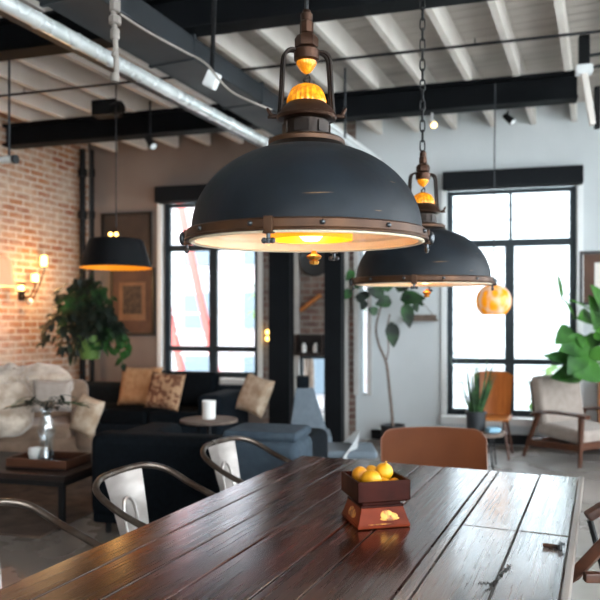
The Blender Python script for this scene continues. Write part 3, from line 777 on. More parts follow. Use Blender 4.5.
for sx, sy in ((1, 0), (-1, 0), (0, 1), (0, -1)):
    q.box((sx*(wo-th)/2, sy*(wo-th)/2, (zt+.092)/2), (th if sx else wo, th if sy else wo, zt-.092), bev=.002)
q.build('box', 'mahog', bx)
q = MB()
def gilt(mb, x, z, y, w, h, ax):
    t = bmesh.new(); bmesh.ops.create_uvsphere(t, u_segments=16, v_segments=8, radius=1); bmesh.ops.scale(t, vec=(w/2, .0018, h/2), verts=t.verts)
    f = (z-.01)/.058; off = fs/2 * (.985 + (.80-.985)*f)
    sl = math.atan2(fs/2*.185, .058)
    Mx = Matrix.Rotation(ax, 4, 'Z') @ Matrix.Translation((x, -off, z)) @ Matrix.Rotation(-sl, 4, 'X')
    mb.merge(t, Mx)
for pats, ax in ((((.012, .042, .045, .034), (.034, .036, .036, .026), (.022, .030, .07, .014)), 0), (((.0, .042, .06, .028), (.012, .036, .06, .03), (-.014, .034, .04, .022)), -PI/2), (((-.015, .014, .085, .004),), 0)):
    q = MB()
    for x, z, w, h in pats: gilt(q, x, z, 0, w, h, ax)
    q.build('gilt_ornament', 'gilt', bx)
def fruit(px, py, Y, r, lab, m='lemon', el=1.0, rot=0, dz=0):
    p = at(px, py, Y)
    q = MB()
    prof = [(0, -1.06), (.14, -1.02), (.32, -.93), (.62, -.76), (.86, -.48), (1, -.05), (.97, .3), (.78, .62), (.5, .84), (.26, .95), (.12, 1.05), (0, 1.09)]
    pr = smooth_path([(a, b, 0) for a, b in prof], 3)
    q.lathe([(max(0, v.x)*r, v.y*r*el) for v in pr], 24, Mx=Matrix.Rotation(rot, 4, 'Y') @ Matrix.Rotation(.4, 4, 'X'))
    q.sup((math.sin(rot)*r*el*1.08, 0, math.cos(rot)*r*el*1.08), (.008, .008, .006), 1)
    p.z -= .012
    o = q.build('yellow_fruit', m, loc=p); tag(o, lab, 'fruit', 'yellow fruit in the wooden box')
Yb = 2.405
fruit(360, 471.5, Yb+.085, .030, 'brown blushed yellow fruit at the left of the wooden box', 'lemon2', 1.0, 1.2)
fruit(384, 468.5, Yb+.10, .032, 'rounder yellow fruit highest at the right of the wooden box', 'lemon', 1.05, .2)
fruit(371, 475.5, Yb+.045, .031, 'large oblong yellow fruit in front in the wooden box', 'lemon', 1.2, 1.5)
fruit(371.5, 469, Yb+.145, .026, 'small yellow fruit peeping out between the others', 'lemon', 1.0, 1.0)
fruit(385, 482.5, Yb+.05, .026, 'yellow fruit sunk low in the middle of the wooden box', 'lemon', 1.0, 1.3)
fruit(394, 482, Yb+.085, .027, 'yellow fruit sunk low at the right of the wooden box', 'lemon2', 1.05, 1.5)

# ------------------------------------------------------------------ pendants
K = 1.27
def pendant(name, label, loc, rz, top_len, chain):
    t = thing(name, label, 'pendant lamp', loc, 0); t.rotation_euler = (R(1.5), 0, 0)
    def L(mb, pr, n=64, **k): return mb.lathe([(r*K, z*K) for r, z in pr], n, **k)
    # outer dome
    pr = []
    for i in range(25):
        a = i/24 * 1.16; z = .006 + .180*math.sin(a); r = .236 * math.cos(a) ** .92
        pr.append((r, z))
    pr.append((.082, pr[-1][1] + .004)); inner = [(r-.004, z-.004) for r, z in reversed(pr)]
    q = MB(); L(q, pr + [(.075, pr[-1][1]+.002)], 96, cap=False); dome = q.build('shade', 'shade', t)
    q = MB(); L(q, [(.238, .002)] + [(r-.005, z-.005) for r, z in pr[1:]] + [(0, pr[-1][1]-.003)], 96, cap=False); q.build('reflector', 'cream', t)
    zt = pr[-1][1]
    # rim band with flange
    q = MB(); L(q, [(.236, .007), (.2415, .010), (.2455, .007), (.247, -.007), (.250, -.010), (.249, -.013), (.238, -.013), (.236, -.008), (.236, .007)], 96, cap=False); q.build('rim_band', 'rimbronze', t)
    q = MB(); L(q, [(.240, -.012), (.241, -.0155), (.236, -.017), (.229, -.014), (.232, -.012), (.2345, .004), (.2355, .004), (.2358, -.011), (.240, -.012)], 96, cap=False); q.build('lens_ring', 'cream', t)
    q = MB(); L(q, [(.230, -.013), (.15, -.016), (0, -.018)], 64, cap=False); q.build('lens', 'lens', t)
    for k in range(12):
        a = 2*PI*k/12 - R(91)
        if k in (3, 9): continue
        q = MB(); q.sup((.247*K*math.cos(a+.12), .247*K*math.sin(a+.12), 0), (.013, .013, .012), 1, nu=12, nv=8)
        q.build('rivet', 'steel_dark', t)
    for k in range(4):
        a = R(-108) + k * PI/2 if k != 1 else R(-2)
        a = [R(-106), R(-3), R(74), R(181)][k]
        c, s = math.cos(a), math.sin(a); tr_ = Matrix.Rotation(a, 4, 'Z')
        q = MB(); q2 = MB(); q2.box((.2495*K, 0, -.002*K), (.007, .022, .034), bev=.002); q2.box((.246*K, 0, -.017*K), (.02, .024, .005), bev=.002)
        me = bpy.data.meshes.new('x'); q2.bm.to_mesh(me); q2.bm.free(); q.bm.from_mesh(me); bpy.data.meshes.remove(me)
        bmesh.ops.transform(q.bm, matrix=tr_, verts=q.bm.verts); cl = q.build('clamp', 'rimbronze', t)
        q = MB(); q.tube([(.247*K, 0, -.017*K), (.247*K, 0, -.036*K)], .005, 8); q.sup((.247*K, 0, -.030*K), (.014, .014, .010), 1)
        q.sup((.247*K, -.010, -.031*K), (.006, .014, .014), 1); q.sup((.247*K, .010, -.031*K), (.006, .014, .014), 1)
        if k in (1, 3): q.sup((.255*K, 0, -.006*K), (.020, .028, .036), 1)
        bmesh.ops.transform(q.bm, matrix=tr_, verts=q.bm.verts); q.build('wing_nut', 'steel_dark', cl)
    # lamp inside: amber ring diffuser and bulb, finial
    q = MB(); L(q, [(.086, -.009), (.089, .05), (.06, .056)], 48, cap=False); q.build('amber_diffuser', 'amber_hot', t).location = (.012, 0, 0)
    q = MB(); L(q, [(0, -.0125), (.016, -.010), (.027, .002), (.028, .012), (.020, .03), (.012, .055)], 24); q.build('bulb', 'bulb', t).location = (.012, 0, 0)
    q = MB(); q.lathe([(z_[0], z_[1] - .0115) for z_ in [(0, -.052*K), (.008*K, -.050*K), (.010*K, -.044*K), (.007*K, -.042*K), (.013*K, -.038*K), (.015*K, -.033*K), (.010*K, -.030*K), (.006*K, -.028*K), (.004*K, -.022*K), (0, -.022*K)]], 16, mod=lambda k, z: 1 + .08*math.cos(k*PI/2*2)); q.build('finial', 'brass', t).location = (.020, 0, 0)
    # neck
    z0 = zt
    q = MB(); L(q, [(.085, z0-.004), (.083, z0+.004), (.078, z0+.010), (.074, z0+.010)], 48, cap=False); q.build('collar', 'bronze_dark', t)
    q = MB(); L(q, [(.05, z0+.006), (.077, z0+.008), (.079, z0+.012), (.079, z0+.018), (.074, z0+.022), (.060, z0+.023), (.05, z0+.024)], 48); q.build('neck_flange', 'rimbronze', t)
    q = MB(); L(q, [(.049, z0+.022), (.049, z0+.026), (.046, z0+.028), (.046, z0+.058), (.050, z0+.062), (.054, z0+.064)], 48)
    for k in range(6):
        a = k * PI/3 + .3; q.box((.046*K*math.cos(a), .046*K*math.sin(a), (z0+.043)*K), (.004, .05*K*.6, .022*K), rot=(0, 0, a), bev=.001)
    q.build('neck', 'bronze_dark', t)
    q = MB(); L(q, [(.052, z0+.060), (.060, z0+.063), (.063, z0+.068), (.060, z0+.074), (.055, z0+.082), (.046, z0+.090), (.040, z0+.096)], 48); q.build('cap_plate', 'bronze', t)
    for sx in (1, -1):
        q = MB(); q.sup((sx*.068*K, 0, (z0+.070)*K), (.028, .012, .012), .8); q.sup((sx*.076*K, 0, (z0+.078)*K), (.010, .010, .03), .9, rot=(0, sx*.5, 0)); q.tube([(sx*.055*K, 0, (z0+.069)*K), (sx*.08*K, 0, (z0+.069)*K)], .004, 8); q.build('ear_bolt', 'bronze', t)
    rib = lambda k, z: 1 + .03 * math.cos(k * PI)
    zz = z0 + .095
    q = MB(); L(q, [(.040, zz), (.040, zz+.007), (.038, zz+.014), (.037, zz+.017), (.033, zz+.026), (.029, zz+.032), (.022, zz+.037), (.012, zz+.041), (.006, zz+.042)], 48, mod=rib); q.build('amber_glass', 'amber', t)
    q = MB(); L(q, [(.004, zz+.062), (.010, zz+.067), (.016, zz+.075), (.020, zz+.082), (.020, zz+.089)], 40, mod=rib); q.build('amber_cone', 'amber', t)
    q = MB(); q.tube(smooth_path([(0, 0, (zz+.041)*K), (-.007, 0, (zz+.049)*K), (.003, 0, (zz+.056)*K), (.004, 0, (zz+.064)*K)], 6), .003, 8); q.tube(smooth_path([(.006, 0, (zz+.040)*K), (.009, 0, (zz+.052)*K), (.002, 0, (zz+.064)*K)], 6), .0025, 8); q.build('hook', 'bronze_dark', t)
    z3 = zz + .087
    q = MB(); L(q, [(.021, z3), (.026, z3+.003), (.026, z3+.022), (.021, z3+.026)], 32)
    L(q, [(.018, z3+.026), (.024, z3+.030), (.0245, z3+.046), (.019, z3+.054), (.012, z3+.056)], 6)
    L(q, [(.011, z3+.056), (.014, z3+.058), (.014, z3+.080), (.012, z3+.082)], 8)
    L(q, [(.012, z3+.082), (.0125, z3+.096), (.010, z3+.098), (.008, z3+.104)], 24); q.build('stem', 'bronze', t)
    # bail
    q = MB()
    for dy in (-.010, .010):
        for sx in (1, -1):
            q.tube(smooth_path([(sx*.018*K, dy*.4, (z3+.020)*K), (sx*.034*K, dy*.8, (z3+.021)*K), (sx*.046*K, dy, (z3+.012)*K), (sx*.050*K, dy, (z3-.008)*K), (sx*.053*K, dy, (z0+.12)*K), (sx*.057*K, dy, (z0+.070)*K)], 8), .0048, 10)
    b_ = q.build('bail', 'bronze_dark', t); b_.rotation_euler = (0, 0, R(16))
    ztop = (z3 + .100)*K
    if chain:
        q = MB(); z = ztop; k = 0; end = CZ - .24 - loc[2]
        while z < end - .03:
            pts = [(.011*math.cos(a), 0, z + .028 + .020*math.sin(a) + (.0 if math.sin(a) < 0 else .0)) for a in [2*PI*i/14 for i in range(14)]]
            pts = [(x, 0, zz_) if k % 2 == 0 else (0, x, zz_) for x, _, zz_ in pts]
            pts = [Vector((p[0], p[1], p[2] + (.008 if p[2] > z+.028 else -.008))) for p in pts]
            q.tube(pts, .0036, 7, closed=True); z += .046; k += 1
        q.build('chain', 'wirebl', t).rotation_euler = (R(-1.5), 0, 0)
    else:
        q = MB(); q.tube([(0, 0, ztop - .01), (0, 0, CZ - .24 - loc[2])], .006, 8); q.build('cord', 'wirebl', t).rotation_euler = (R(-1.5), 0, 0)
    # the burning bulb
    d = bpy.data.lights.new('bulb_light', 'POINT'); d.energy = 2.0; d.color = (1, .74, .42); d.shadow_soft_size = .02
    o = bpy.data.objects.new('bulb_light', d); COL.objects.link(o); o.parent = t; o.location = (0, 0, .04*K)
    return t
Y1 = 1.84; Y2 = 3.17
pendant('industrial_pendant', 'large dark dome pendant lamp hanging nearest, on a cord', (PX(306.5, Y1), Y1, H + .229), R(2), 0, False)
pendant('industrial_pendant', 'dark dome pendant lamp hanging from a chain further down the table', (PX(422.5, Y2), Y2, H + 42.5*Y2/700), R(-6), 0, True)

# small black pendant on the left
Y3 = 6.2; s3 = Y3/700
sp = thing('black_pendant', 'small flared black pendant lamp with gold lining above the sofa', 'pendant lamp', (PX(116, Y3), Y3, PZ(268, Y3)))
q = MB(); q.lathe([(.316, 0), (.312, .004), (.24, .235), (.225, .25), (.06, .262), (.05, .262)], 48, cap=False); q.build('shade', 'black_steel', sp)
q = MB(); q.lathe([(.312, .0), (.236, .232), (.22, .245), (0, .25)], 48, cap=False); q.build('lining', 'gold_in', sp)
q = MB(); q.lathe([(.062, .255), (.06, .275), (.035, .285), (.03, .33), (.012, .34), (.01, .36)], 24); q.build('socket_cap', 'bronze', sp)
for dx in (-.03, .02):
    q = MB(); q.sup((dx, -.07, .29), (.036, .036, .036), 1); q.build('indicator_bulb', 'bulb_soft', sp)
q = MB(); q.lathe([(0, .05), (.04, .06), (.05, .1), (.03, .16), (.03, .24)], 20); q.build('bulb', 'bulb_soft', sp)
q = MB(); q.tube([(0, 0, .34), (0, 0, CZ - .24 - PZ(268, Y3))], .006, 8); q.build('cord', 'wirebl', sp)
d = bpy.data.lights.new('bulb_light', 'POINT'); d.energy = .5; d.color = (1, .6, .25); d.shadow_soft_size = .04
o = bpy.data.objects.new('bulb_light', d); COL.objects.link(o); o.parent = sp; o.location = (0, 0, .03)

# globe pendant
Y4 = 6.1; rg = 17.5/700*Y4
gp = thing('globe_pendant', 'small amber mosaic glass globe lamp in front of the window', 'pendant lamp', (PX(493.5, Y4), Y4, PZ(301, Y4)))
q = MB(); q.lathe([(rg*math.cos(a), rg*math.sin(a)) for a in [R(-52 + i*(52+80)/20) for i in range(21)]], 40, cap=False); q.build('globe', 'globe', gp)
q = MB(); q.lathe([(.03, rg*.97), (.03, rg*1.05), (.012, rg*1.2), (.01, rg*1.3)], 20); q.build('cap', 'bronze', gp)
q = MB(); q.sup((0, 0, 0), (.07, .07, .09), 1); q.build('bulb', 'bulb_soft', gp)
q = MB(); q.tube([(.0, 0, rg*1.2), (.015, 0, 3.55 - PZ(301, Y4))], .0055, 8); q.build('cord', 'duct', gp)

# ------------------------------------------------------------------ metal armchairs at the table
def metal_chair(label, loc, rz):
    t = thing('metal_armchair', label, 'chair', loc, rz, 'metal armchairs along the table')
    hp = [(.19, -.265, .60), (.06, -.262, .665), (-.10, -.262, .725), (-.22, -.245, .785), (-.275, -.17, .815), (-.285, -.07, .825), (-.285, .07, .825), (-.275, .17, .815), (-.22, .245, .785), (-.10, .262, .725), (.06, .262, .665), (.19, .265, .60)]
    q = MB(); q.tube(smooth_path(hp, 8), .0135, 12); q.build('arm_hoop', 'gun', t)
    # splat, curved sheet leaning in
    q = MB(); tt = bmesh.new(); rows = []; nz, ny = 10, 8
    for i in range(nz+1):
        f = i/nz; z = .455 + f*.365; w = .085 + .045*f; x = -.20 - .085*f**1.2
        rows.append([tt.verts.new((x + .012*(1-(2*j/ny-1)**2)*-1, (2*j/ny-1)*w, z)) for j in range(ny+1)])
    for A, B in zip(rows, rows[1:]):
        for j in range(ny): tt.faces.new((A[j], A[j+1], B[j+1], B[j]))
    ex_ = bmesh.ops.solidify(tt, geom=tt.faces[:], thickness=.003)
    q.merge(tt); sp_ = q.build('backrest', 'raw_steel', t)
    q = MB(); xz = lambda z: -.20 - .085*((z-.455)/.365)**1.2
    pts = [(xz(z) - .006, y, z) for y, z in ((-.040, .47), (-.042, .62), (-.036, .68), (-.018, .705), (0, .71), (.018, .705), (.036, .68), (.042, .62), (.040, .47))]
    q.tube(smooth_path(pts, 6), .007, 8); q.build('pressed_rib', 'raw_steel', sp_)
    q = MB(); q.box((-.0, 0, .452), (.37, .36, .022), bev=.009, seg=3); q.box((0, 0, .43), (.35, .34, .04), bev=.01); q.build('seat', 'gun', t)
    for sx in (1, -1):
        for sy in (1, -1):
            q = MB()
            q.span((sx*.165, sy*.16, .45), (sx*.215 - (.03 if sx < 0 else 0), sy*.215, 0), .05, .03, bev=.004, w2=.03, d2=.022)
            if sx > 0: q.tube([(.15, sy*.17, .45), (.19, sy*.265, .60)], .012, 10)
            q.build('leg', 'gun', t)
    q = MB(); q.span((-.19, -.19, .2), (.19, .19, .2), .02, .006); q.span((-.19, .19, .2), (.19, -.19, .2), .02, .006); q.build('cross_brace', 'gun', t)
    return t
def tpt(l, w, z=0): return Vector((TL.x, TL.y, 0)) + N_*w + U*l + Vector((0, 0, z))
CH = metal_chair('curved metal armchair on the left, second from the front, steel back slightly shaded', (0, 0, 0), 0)
def setchair(o, px, py, zt, rz, lab):
    Y = (H - zt)*700/(py-323); p = Vector((PX(px, Y), Y, 0))
    o.location = p + Matrix.Rotation(rz, 3, 'Z') @ Vector((.28, 0, 0)); o.rotation_euler = (0, 0, rz); o['label'] = lab
setchair(CH, 124, 470, .825, RU + R(0), 'curved metal armchair with steel back, the middle of the three along the left side')
c2 = copy_tree(CH); setchair(c2, 222, 441, .825, RU + R(-4), 'curved metal armchair at the far left corner of the table')
c3 = copy_tree(CH); setchair(c3, -34, 511, .825, RU + R(4), 'curved metal armchair cut off by the left edge, nearest the viewer')
c4 = copy_tree(CH); c4.location = tpt(-1.72, 1.66); c4.rotation_euler = (0, 0, RU + PI + R(8)); c4['label'] = 'curved metal armchair barely showing at the lower right corner'

# leather chair at the table's far end
Yl = 4.02
lc = thing('leather_chair', 'brown leather dining chair at the far end of the table', 'chair', (PX(432, Yl), Yl, 0), R(-3))
q = MB(); tt = bmesh.new(); rows = []; w = .295
outl = []
nx, nz = 24, 12
for j in range(nz+1):
    f = j/nz; row = []
    for i in range(nx+1):
        u = 2*i/nx - 1
        zt_ = .862 - .045*max(0, (abs(u)-.82)/.18)**2.2 - .012*u*u
        z = .45 + (zt_-.45)*f; y = .06*u*u*-1 - .03*(1-f)
        row.append(tt.verts.new((u*w, y, z)))
    rows.append(row)
for A, B in zip(rows, rows[1:]):
    for i in range(nx): tt.faces.new((A[i], A[i+1], B[i+1], B[i]))
bmesh.ops.solidify(tt, geom=tt.faces[:], thickness=.035); bmesh.ops.recalc_face_normals(tt, faces=tt.faces)
q.merge(tt); bk = q.build('backrest', 'leather', lc, ang=60)
q = MB(); pth = [(-w, -.06-.03, .5)] + [((2*i/nx-1)*w, -.06*(2*i/nx-1)**2, .862 - .045*max(0, (abs(2*i/nx-1)-.82)/.18)**2.2 - .012*(2*i/nx-1)**2) for i in range(nx+1)] + [(w, -.06-.03, .5)]
q.tube(pth, .004, 8); q.build('piping', 'leather_edge', bk)
q = MB(); q.box((0, -.25, .44), (.50, .46, .08), bev=.03, seg=3); q.build('seat', 'leather', lc)
for sx in (1, -1):
    for y in (-.42, -.04):
        q = MB(); q.tube([(sx*.20, y, .42), (sx*.24, y + (.03 if y > -.1 else -.02), 0)], .013, 10); q.build('leg', 'wirebl', lc)

# brown wooden folding chairs at the right edge
def side_chair():
    t = thing('wooden_armchair', 'dark brown wooden armchair beside the table at the lower right edge', 'chair', (0, 0, 0))
    return t
wc = side_chair()
q = MB(); q.span(onz(571, 578, .65), at(640, 506, 2.08), .05, .035, bev=.008); q.build('lower_arm', 'walnut', wc)
q = MB(); q.span(at(587, 517, 2.62), at(640, 484, 2.62), .045, .035, bev=.008); q.build('upper_arm', 'walnut', wc)
q = MB(); q.span(at(584, 577, 2.12), at(650, 578, 2.12), .03, .03, bev=.006); q.build('seat_rail', 'walnut', wc)
q = MB(); q.tube([at(590, 520, 2.64), at(606, 580, 2.64)], .012, 8); q.build('brace', 'wirebl', wc)
q = MB(); q.box((.98, 2.36, .42), (.36, .42, .05), rot=(0, 0, RU), bev=.012); q.build('seat', 'walnut', wc)
for p in ((.86, 2.20), (.92, 2.56), (1.12, 2.16), (1.16, 2.50)):
    q = MB(); q.span((p[0], p[1], .42), (p[0]+.01, p[1], 0), .04, .04, bev=.005); q.build('leg', 'walnutz', wc)
q = MB(); q.span((1.12, 2.16, .40), (1.16, 2.14, .92), .04, .04, bev=.005); q.span((1.16, 2.50, .40), (1.2, 2.5, .92), .04, .04, bev=.005); q.box((1.175, 2.33, .84), (.03, .38, .14), rot=(0, 0, RU+R(18)), bev=.01); q.build('backrest', 'walnutz', wc)

# ------------------------------------------------------------------ sofas
def sofa(label, loc, rz, w, d, h, m, seatm, ncush, arm=.20, armh=.60, cz=.62, skip=0, bh=None):
    t = thing('sofa', label, 'sofa', loc, rz)
    q = MB(); q.box((0, 0, .19), (w-.04, d-.04, .22), bev=.02); q.build('base', m, t)
    q = MB(); q.box((0, d/2-.12, (bh or h)/2+.06), (w, .24, (bh or h)-.12), bev=.07, seg=4); q.build('backrest', m, t)
    for s in (-1, 1):
        q = MB(); q.box((s*(w/2-arm/2), -.02, armh/2+.05), (arm, d-.02, armh-.10), bev=.07, seg=4); q.build('armrest', m, t)
    cw = (w-2*arm)/ncush
    for i in range(ncush):
        x = -w/2 + arm + cw*(i+.5)
        q = MB(); q.box((x, -.10, .37), (cw-.01, d-.24, .17), bev=.045, seg=4); q.build('seat_cushion', seatm, t)
        if i < skip: continue
        q = MB(); q.box((x, d/2-.30, cz), (cw-.02, .18, .42), rot=(R(-12), 0, 0), bev=.07, seg=4); q.build('back_cushion', seatm, t)
    for sx in (-1, 1):
        for sy in (-1, 1):
            q = MB(); q.tube([(sx*(w/2-.1), sy*(d/2-.1), .1), (sx*(w/2-.1), sy*(d/2-.1), 0)], [.025, .018], 10); q.build('leg', 'wirebl', t)
    return t
sofa('dark blue sofa against the far wall under the window', wworld(wt(174), -.96, 0), RW, 2.45, 1.0, .84, 'navy', 'navy2', 3, .3, .66, .66, 1, .70)
# near sofa with its back towards the table
cnr = Vector((-1.46, 4.82, 0)); dx = Vector((math.cos(RW), math.sin(RW), 0)); dy = Vector((-math.sin(RW), math.cos(RW), 0))
wS, dS = 1.50, .95
sofa('near dark sofa with its back turned to the table', cnr + dx*wS/2 + dy*dS/2, RW + PI, wS, dS, .70, 'navy2', 'navy2', 2, .30, .66, .46)
# added block in a lighter blue-grey, standing in for the sofa's window-lit right arm
ob = thing('lit_arm_block', 'added blue grey block standing in for the lit right arm of the near sofa', 'armchair', Vector((-.20, 4.20, 0)), RW)
q = MB(); q.box((0, .02, .43), (.48, .42, .70), bev=.06, seg=4); q.build('body', 'bluefab_lit', ob)
q = MB(); q.box((0, .03, .80), (.46, .38, .06), bev=.028, seg=3); q.build('cushion', 'bluefab_lit', ob)
for sx in (-1, 1):
    for sy in (-1, 1):
        q = MB(); q.tube([(sx*.2, .02+sy*.15, .09), (sx*.2, .02+sy*.15, 0)], .018, 8); q.build('leg', 'wirebl', ob)

def throw(px, py, Y, w, h, th, m, lab, rz=0, tilt=-.2, roll=0):
    o = MB().pillow((0, 0, 0), w, h, th).build('throw_pillow', m, loc=at(px, py, Y), ang=80)
    o.rotation_euler = (tilt, roll, rz); tag(o, lab, 'pillow')
throw(140, 386, 8.12, .52, .46, .17, 'tan', 'tan and cream pillow at the left end of the far sofa', RW, -.25)
throw(165, 391, 7.80, .46, .42, .16, 'pattern', 'brown patterned pillow leaning in front of the tan one', RW-.2, -.3, .05)
throw(255, 395, 7.55, .38, .42, .17, 'cream_fab', 'cream and tan fluffy pillow at the right end of the far sofa', RW-.4, -.3, .22)

# beige armchair and sheepskin, far left
ac = thing('beige_armchair', 'beige armchair below the brick wall, half covered by sheepskin', 'armchair', (-2.62, 6.75, .016), R(200))
q = MB(); q.box((0, 0, .24), (1.15, .8, .3), bev=.05, seg=4); q.build('base', 'beige', ac)
q = MB(); q.box((0, -.34, .52), (1.15, .22, .68), rot=(R(6), 0, 0), bev=.09, seg=4); q.build('backrest', 'beige', ac)
for s in (-1, 1):
    q = MB(); q.box((s*.5, .04, .42), (.2, .8, .38), bev=.09, seg=4); q.build('armrest', 'beige', ac)
q = MB(); q.box((0, .06, .42), (.78, .68, .16), bev=.06, seg=4); q.build('seat_cushion', 'beige', ac)
for sx in (-1, 1):
    for sy in (-1, 1):
        q = MB(); q.tube([(sx*.45, sy*.3, .12), (sx*.45, sy*.3, 0)], .02, 8); q.build('leg', 'darkwood', ac)
q = MB()
q.sup((0, 0, 0), (.95, .5, .30), .75, wob=.06, nu=40, nv=20)
q.sup((-.1, -.28, -.22), (.6, .28, .5), .75, wob=.06, nu=40, nv=20)
for i in range(900):
    a = random.uniform(0, 2*PI); b = random.uniform(-.2, 1.2)
    v = Vector((.46*math.cos(a)*math.cos(b), .25*math.sin(a)*math.cos(b), .14*math.sin(b)))
    q.leaf(v, v.normalized() + Vector((random.uniform(-.6, .6), random.uniform(-.6, .6), .1)), .07, .016, .8, n=2)
o = q.build('sheepskin_throw', 'fur', loc=(-2.60, 6.42, .92), rotz=R(10)); tag(o, 'fluffy cream sheepskin draped over the beige armchair', 'throw')
throw(52, 396, 6.02, .34, .28, .12, 'taupe', 'small square taupe pillow in front of the sheepskin', R(8), -.25)
throw(87, 416, 6.05, .24, .34, .14, 'cream_fab', 'pale rounded pillow at the right side of the beige armchair', R(-20), -.2, .3)

# coffee table, rug and things on it
rg_ = MB(); rg_.box((0, 0, .008), (2.6, 1.8, .016), bev=.004)
tag(rg_.build('rug', 'rug', loc=(-2.80, 5.92, 0), rotz=RW), 'brown woven rug under the coffee table', 'rug')
ct = thing('coffee_table', 'low dark coffee table with metal legs in front of the beige armchair', 'coffee table', (-2.15, 5.35, .016), RW)
ctop = .38
q = MB(); q.box((0, 0, ctop-.02), (1.25, .72, .04), bev=.006); q.build('tabletop', 'darkwood', ct)
q = MB(); q.box((0, 0, ctop-.06), (1.2, .68, .04)); q.build('apron', 'wirebl', ct, sm=False)
for sx in (-1, 1):
    for sy in (-1, 1):
        q = MB(); q.box((sx*.58, sy*.32, (ctop-.06)/2), (.04, .04, ctop-.06), bev=.004); q.build('leg', 'wirebl', ct)
ctz = ctop + .016
def ctp(x, y, z=0): return ct.location.xyz + Matrix.Rotation(RW, 3, 'Z') @ Vector((x, y, 0)) + Vector((0, 0, ctop + z))
tray = thing('serving_tray', 'dark wooden tray on the coffee table', 'tray', ctp(.28, -.02, .001), RW)
q = MB(); q.box((0, 0, .008), (.5, .34, .016)); q.build('base', 'darkwood', tray, sm=False)
q = MB()
for c, d in (((.245, 0, .04), (.014, .34, .06)), ((-.245, 0, .04), (.014, .34, .06)), ((0, .165, .04), (.5, .014, .06)), ((0, -.165, .04), (.5, .014, .06))): q.box(c, d, bev=.003)
q.build('rim', 'walnut', tray)
for i, (x, y, m, lab) in enumerate(((-.35, -.1, 'tan', 'tan book on the coffee table, lower of the two'),)):
    o = MB().box((0, 0, .018), (.3, .22, .034), bev=.003).build('book', m, loc=ctp(x, y, .001), rotz=RW+.1); tag(o, lab, 'book')
o = MB().box((0, 0, .013), (.26, .19, .024), bev=.003).build('book', 'pattern', loc=ctp(-.35, -.1, .037), rotz=RW+.25); tag(o, 'brown book on the coffee table, upper of the two', 'book')
vz = thing('glass_vase', 'tall clear glass vase on the tray with green sprigs', 'vase', ctp(.24, 0, .018), 0)
q = MB(); q.lathe([(0, 0), (.06, 0), (.065, .03), (.045, .10), (.05, .17), (.07, .23), (.05, .30), (.035, .36), (.05, .40)], 24, cap=False); q.build('glass', 'bowlglass', vz)
q = MB(); q.lathe([(0, .003), (.055, .003), (.058, .03), (.042, .09), (0, .09)], 20); q.build('water', 'bowlglass', vz)
sg = MB(); random.seed(5)
for i in range(12):
    a = random.uniform(0, 2*PI); L = random.uniform(.15, .3)
    p1 = Vector((math.cos(a)*L, math.sin(a)*L*.6, .40 + random.uniform(0, .08))); sg.tube(smooth_path([(0, 0, .1), (0, 0, .38), (p1.x*.5, p1.y*.5, p1.z+.03), p1], 4), .003, 5)
    for k in range(5):
        f_ = .4 + .15*k; sg.leaf((p1.x*f_, p1.y*f_, .42 + .04*(1-f_)), (math.cos(a+random.uniform(-1, 1)), math.sin(a+random.uniform(-1, 1)), .2), .10, .03, .5)
tag(sg.build('green_sprigs', 'leaf_dark', loc=vz.location), 'green sprigs arching out of the glass vase', 'sprigs')
o = MB().lathe([(0, 0), (.04, 0), (.055, .05), (.05, .09), (.045, .09), (.05, .05), (0, .012)], 20).build('small_bowl', 'white_ceramic', loc=ctp(.12, .04, .018)); tag(o, 'small pale bowl on the tray beside the glass vase', 'bowl')

# round side table with cup
Ys = 5.95
st = thing('round_side_table', 'round pale topped side table between the two sofas', 'side table', (PX(209, Ys), Ys, 0))
zt_ = PZ(419, Ys)
q = MB(); q.lathe([(0, zt_-.03), (.22, zt_-.03), (.245, zt_-.02), (.245, zt_-.004), (.24, zt_), (0, zt_)], 48); q.build('tabletop', 'stem', st)
q = MB(); q.tube([(0, 0, 0), (0, 0, zt_-.03)], .018, 12); q.build('pole', 'wirebl', st)
q = MB(); q.lathe([(0, 0), (.15, 0), (.15, .012), (.02, .02), (0, .02)], 32); q.build('base', 'wirebl', st)
cp = thing('white_cup', 'white cup standing on the round side table', 'cup', (PX(209, Ys), Ys, zt_+.001), R(100))
q = MB(); q.lathe([(0, 0), (.05, 0), (.055, .01), (.058, .155), (.053, .155), (.05, .02), (0, .015)], 28); q.build('body', 'white_ceramic', cp)
q = MB(); q.tube(smooth_path([(.055, 0, .12), (.09, 0, .115), (.09, 0, .06), (.055, 0, .05)], 6), .006, 8); q.build('handle', 'white_ceramic', cp)

# grey panel shape and white chair beyond the table
gp_ = thing('leaning_ladder_bag', 'blue grey fabric lounge chair with tall tapering back between the black columns', 'chair', (PX(310, 6.9), 6.9, 0), 0)
gp_.name = 'grey_lounge_chair'
q = MB(); q.prism([(-.14, .82), (.04, .82), (.20, .28), (-.22, .28)], .10, Mx=Matrix.Rotation(R(-10), 4, 'X'), bev=.015); q.build('backrest', 'greyfab', gp_)
q = MB(); q.box((-.07, .13, .87), (.13, .12, .12), bev=.02); q.build('headrest', 'navy2', gp_)
q = MB(); q.box((0, .30, .28), (.44, .5, .12), bev=.03); q.build('seat', 'greyfab', gp_)
for sx in (-1, 1):
    for y in (.08, .5):
        q = MB(); q.tube([(sx*.18, y, .24), (sx*.2, y, 0)], .014, 8); q.build('leg', 'wirebl', gp_)
wc2 = thing('white_shell_chair', 'white moulded tub chair with grey pad just beyond the table', 'chair', (PX(331, 5.9), 5.9, 0), 0)
q = MB()
tt = bmesh.new(); rows = []
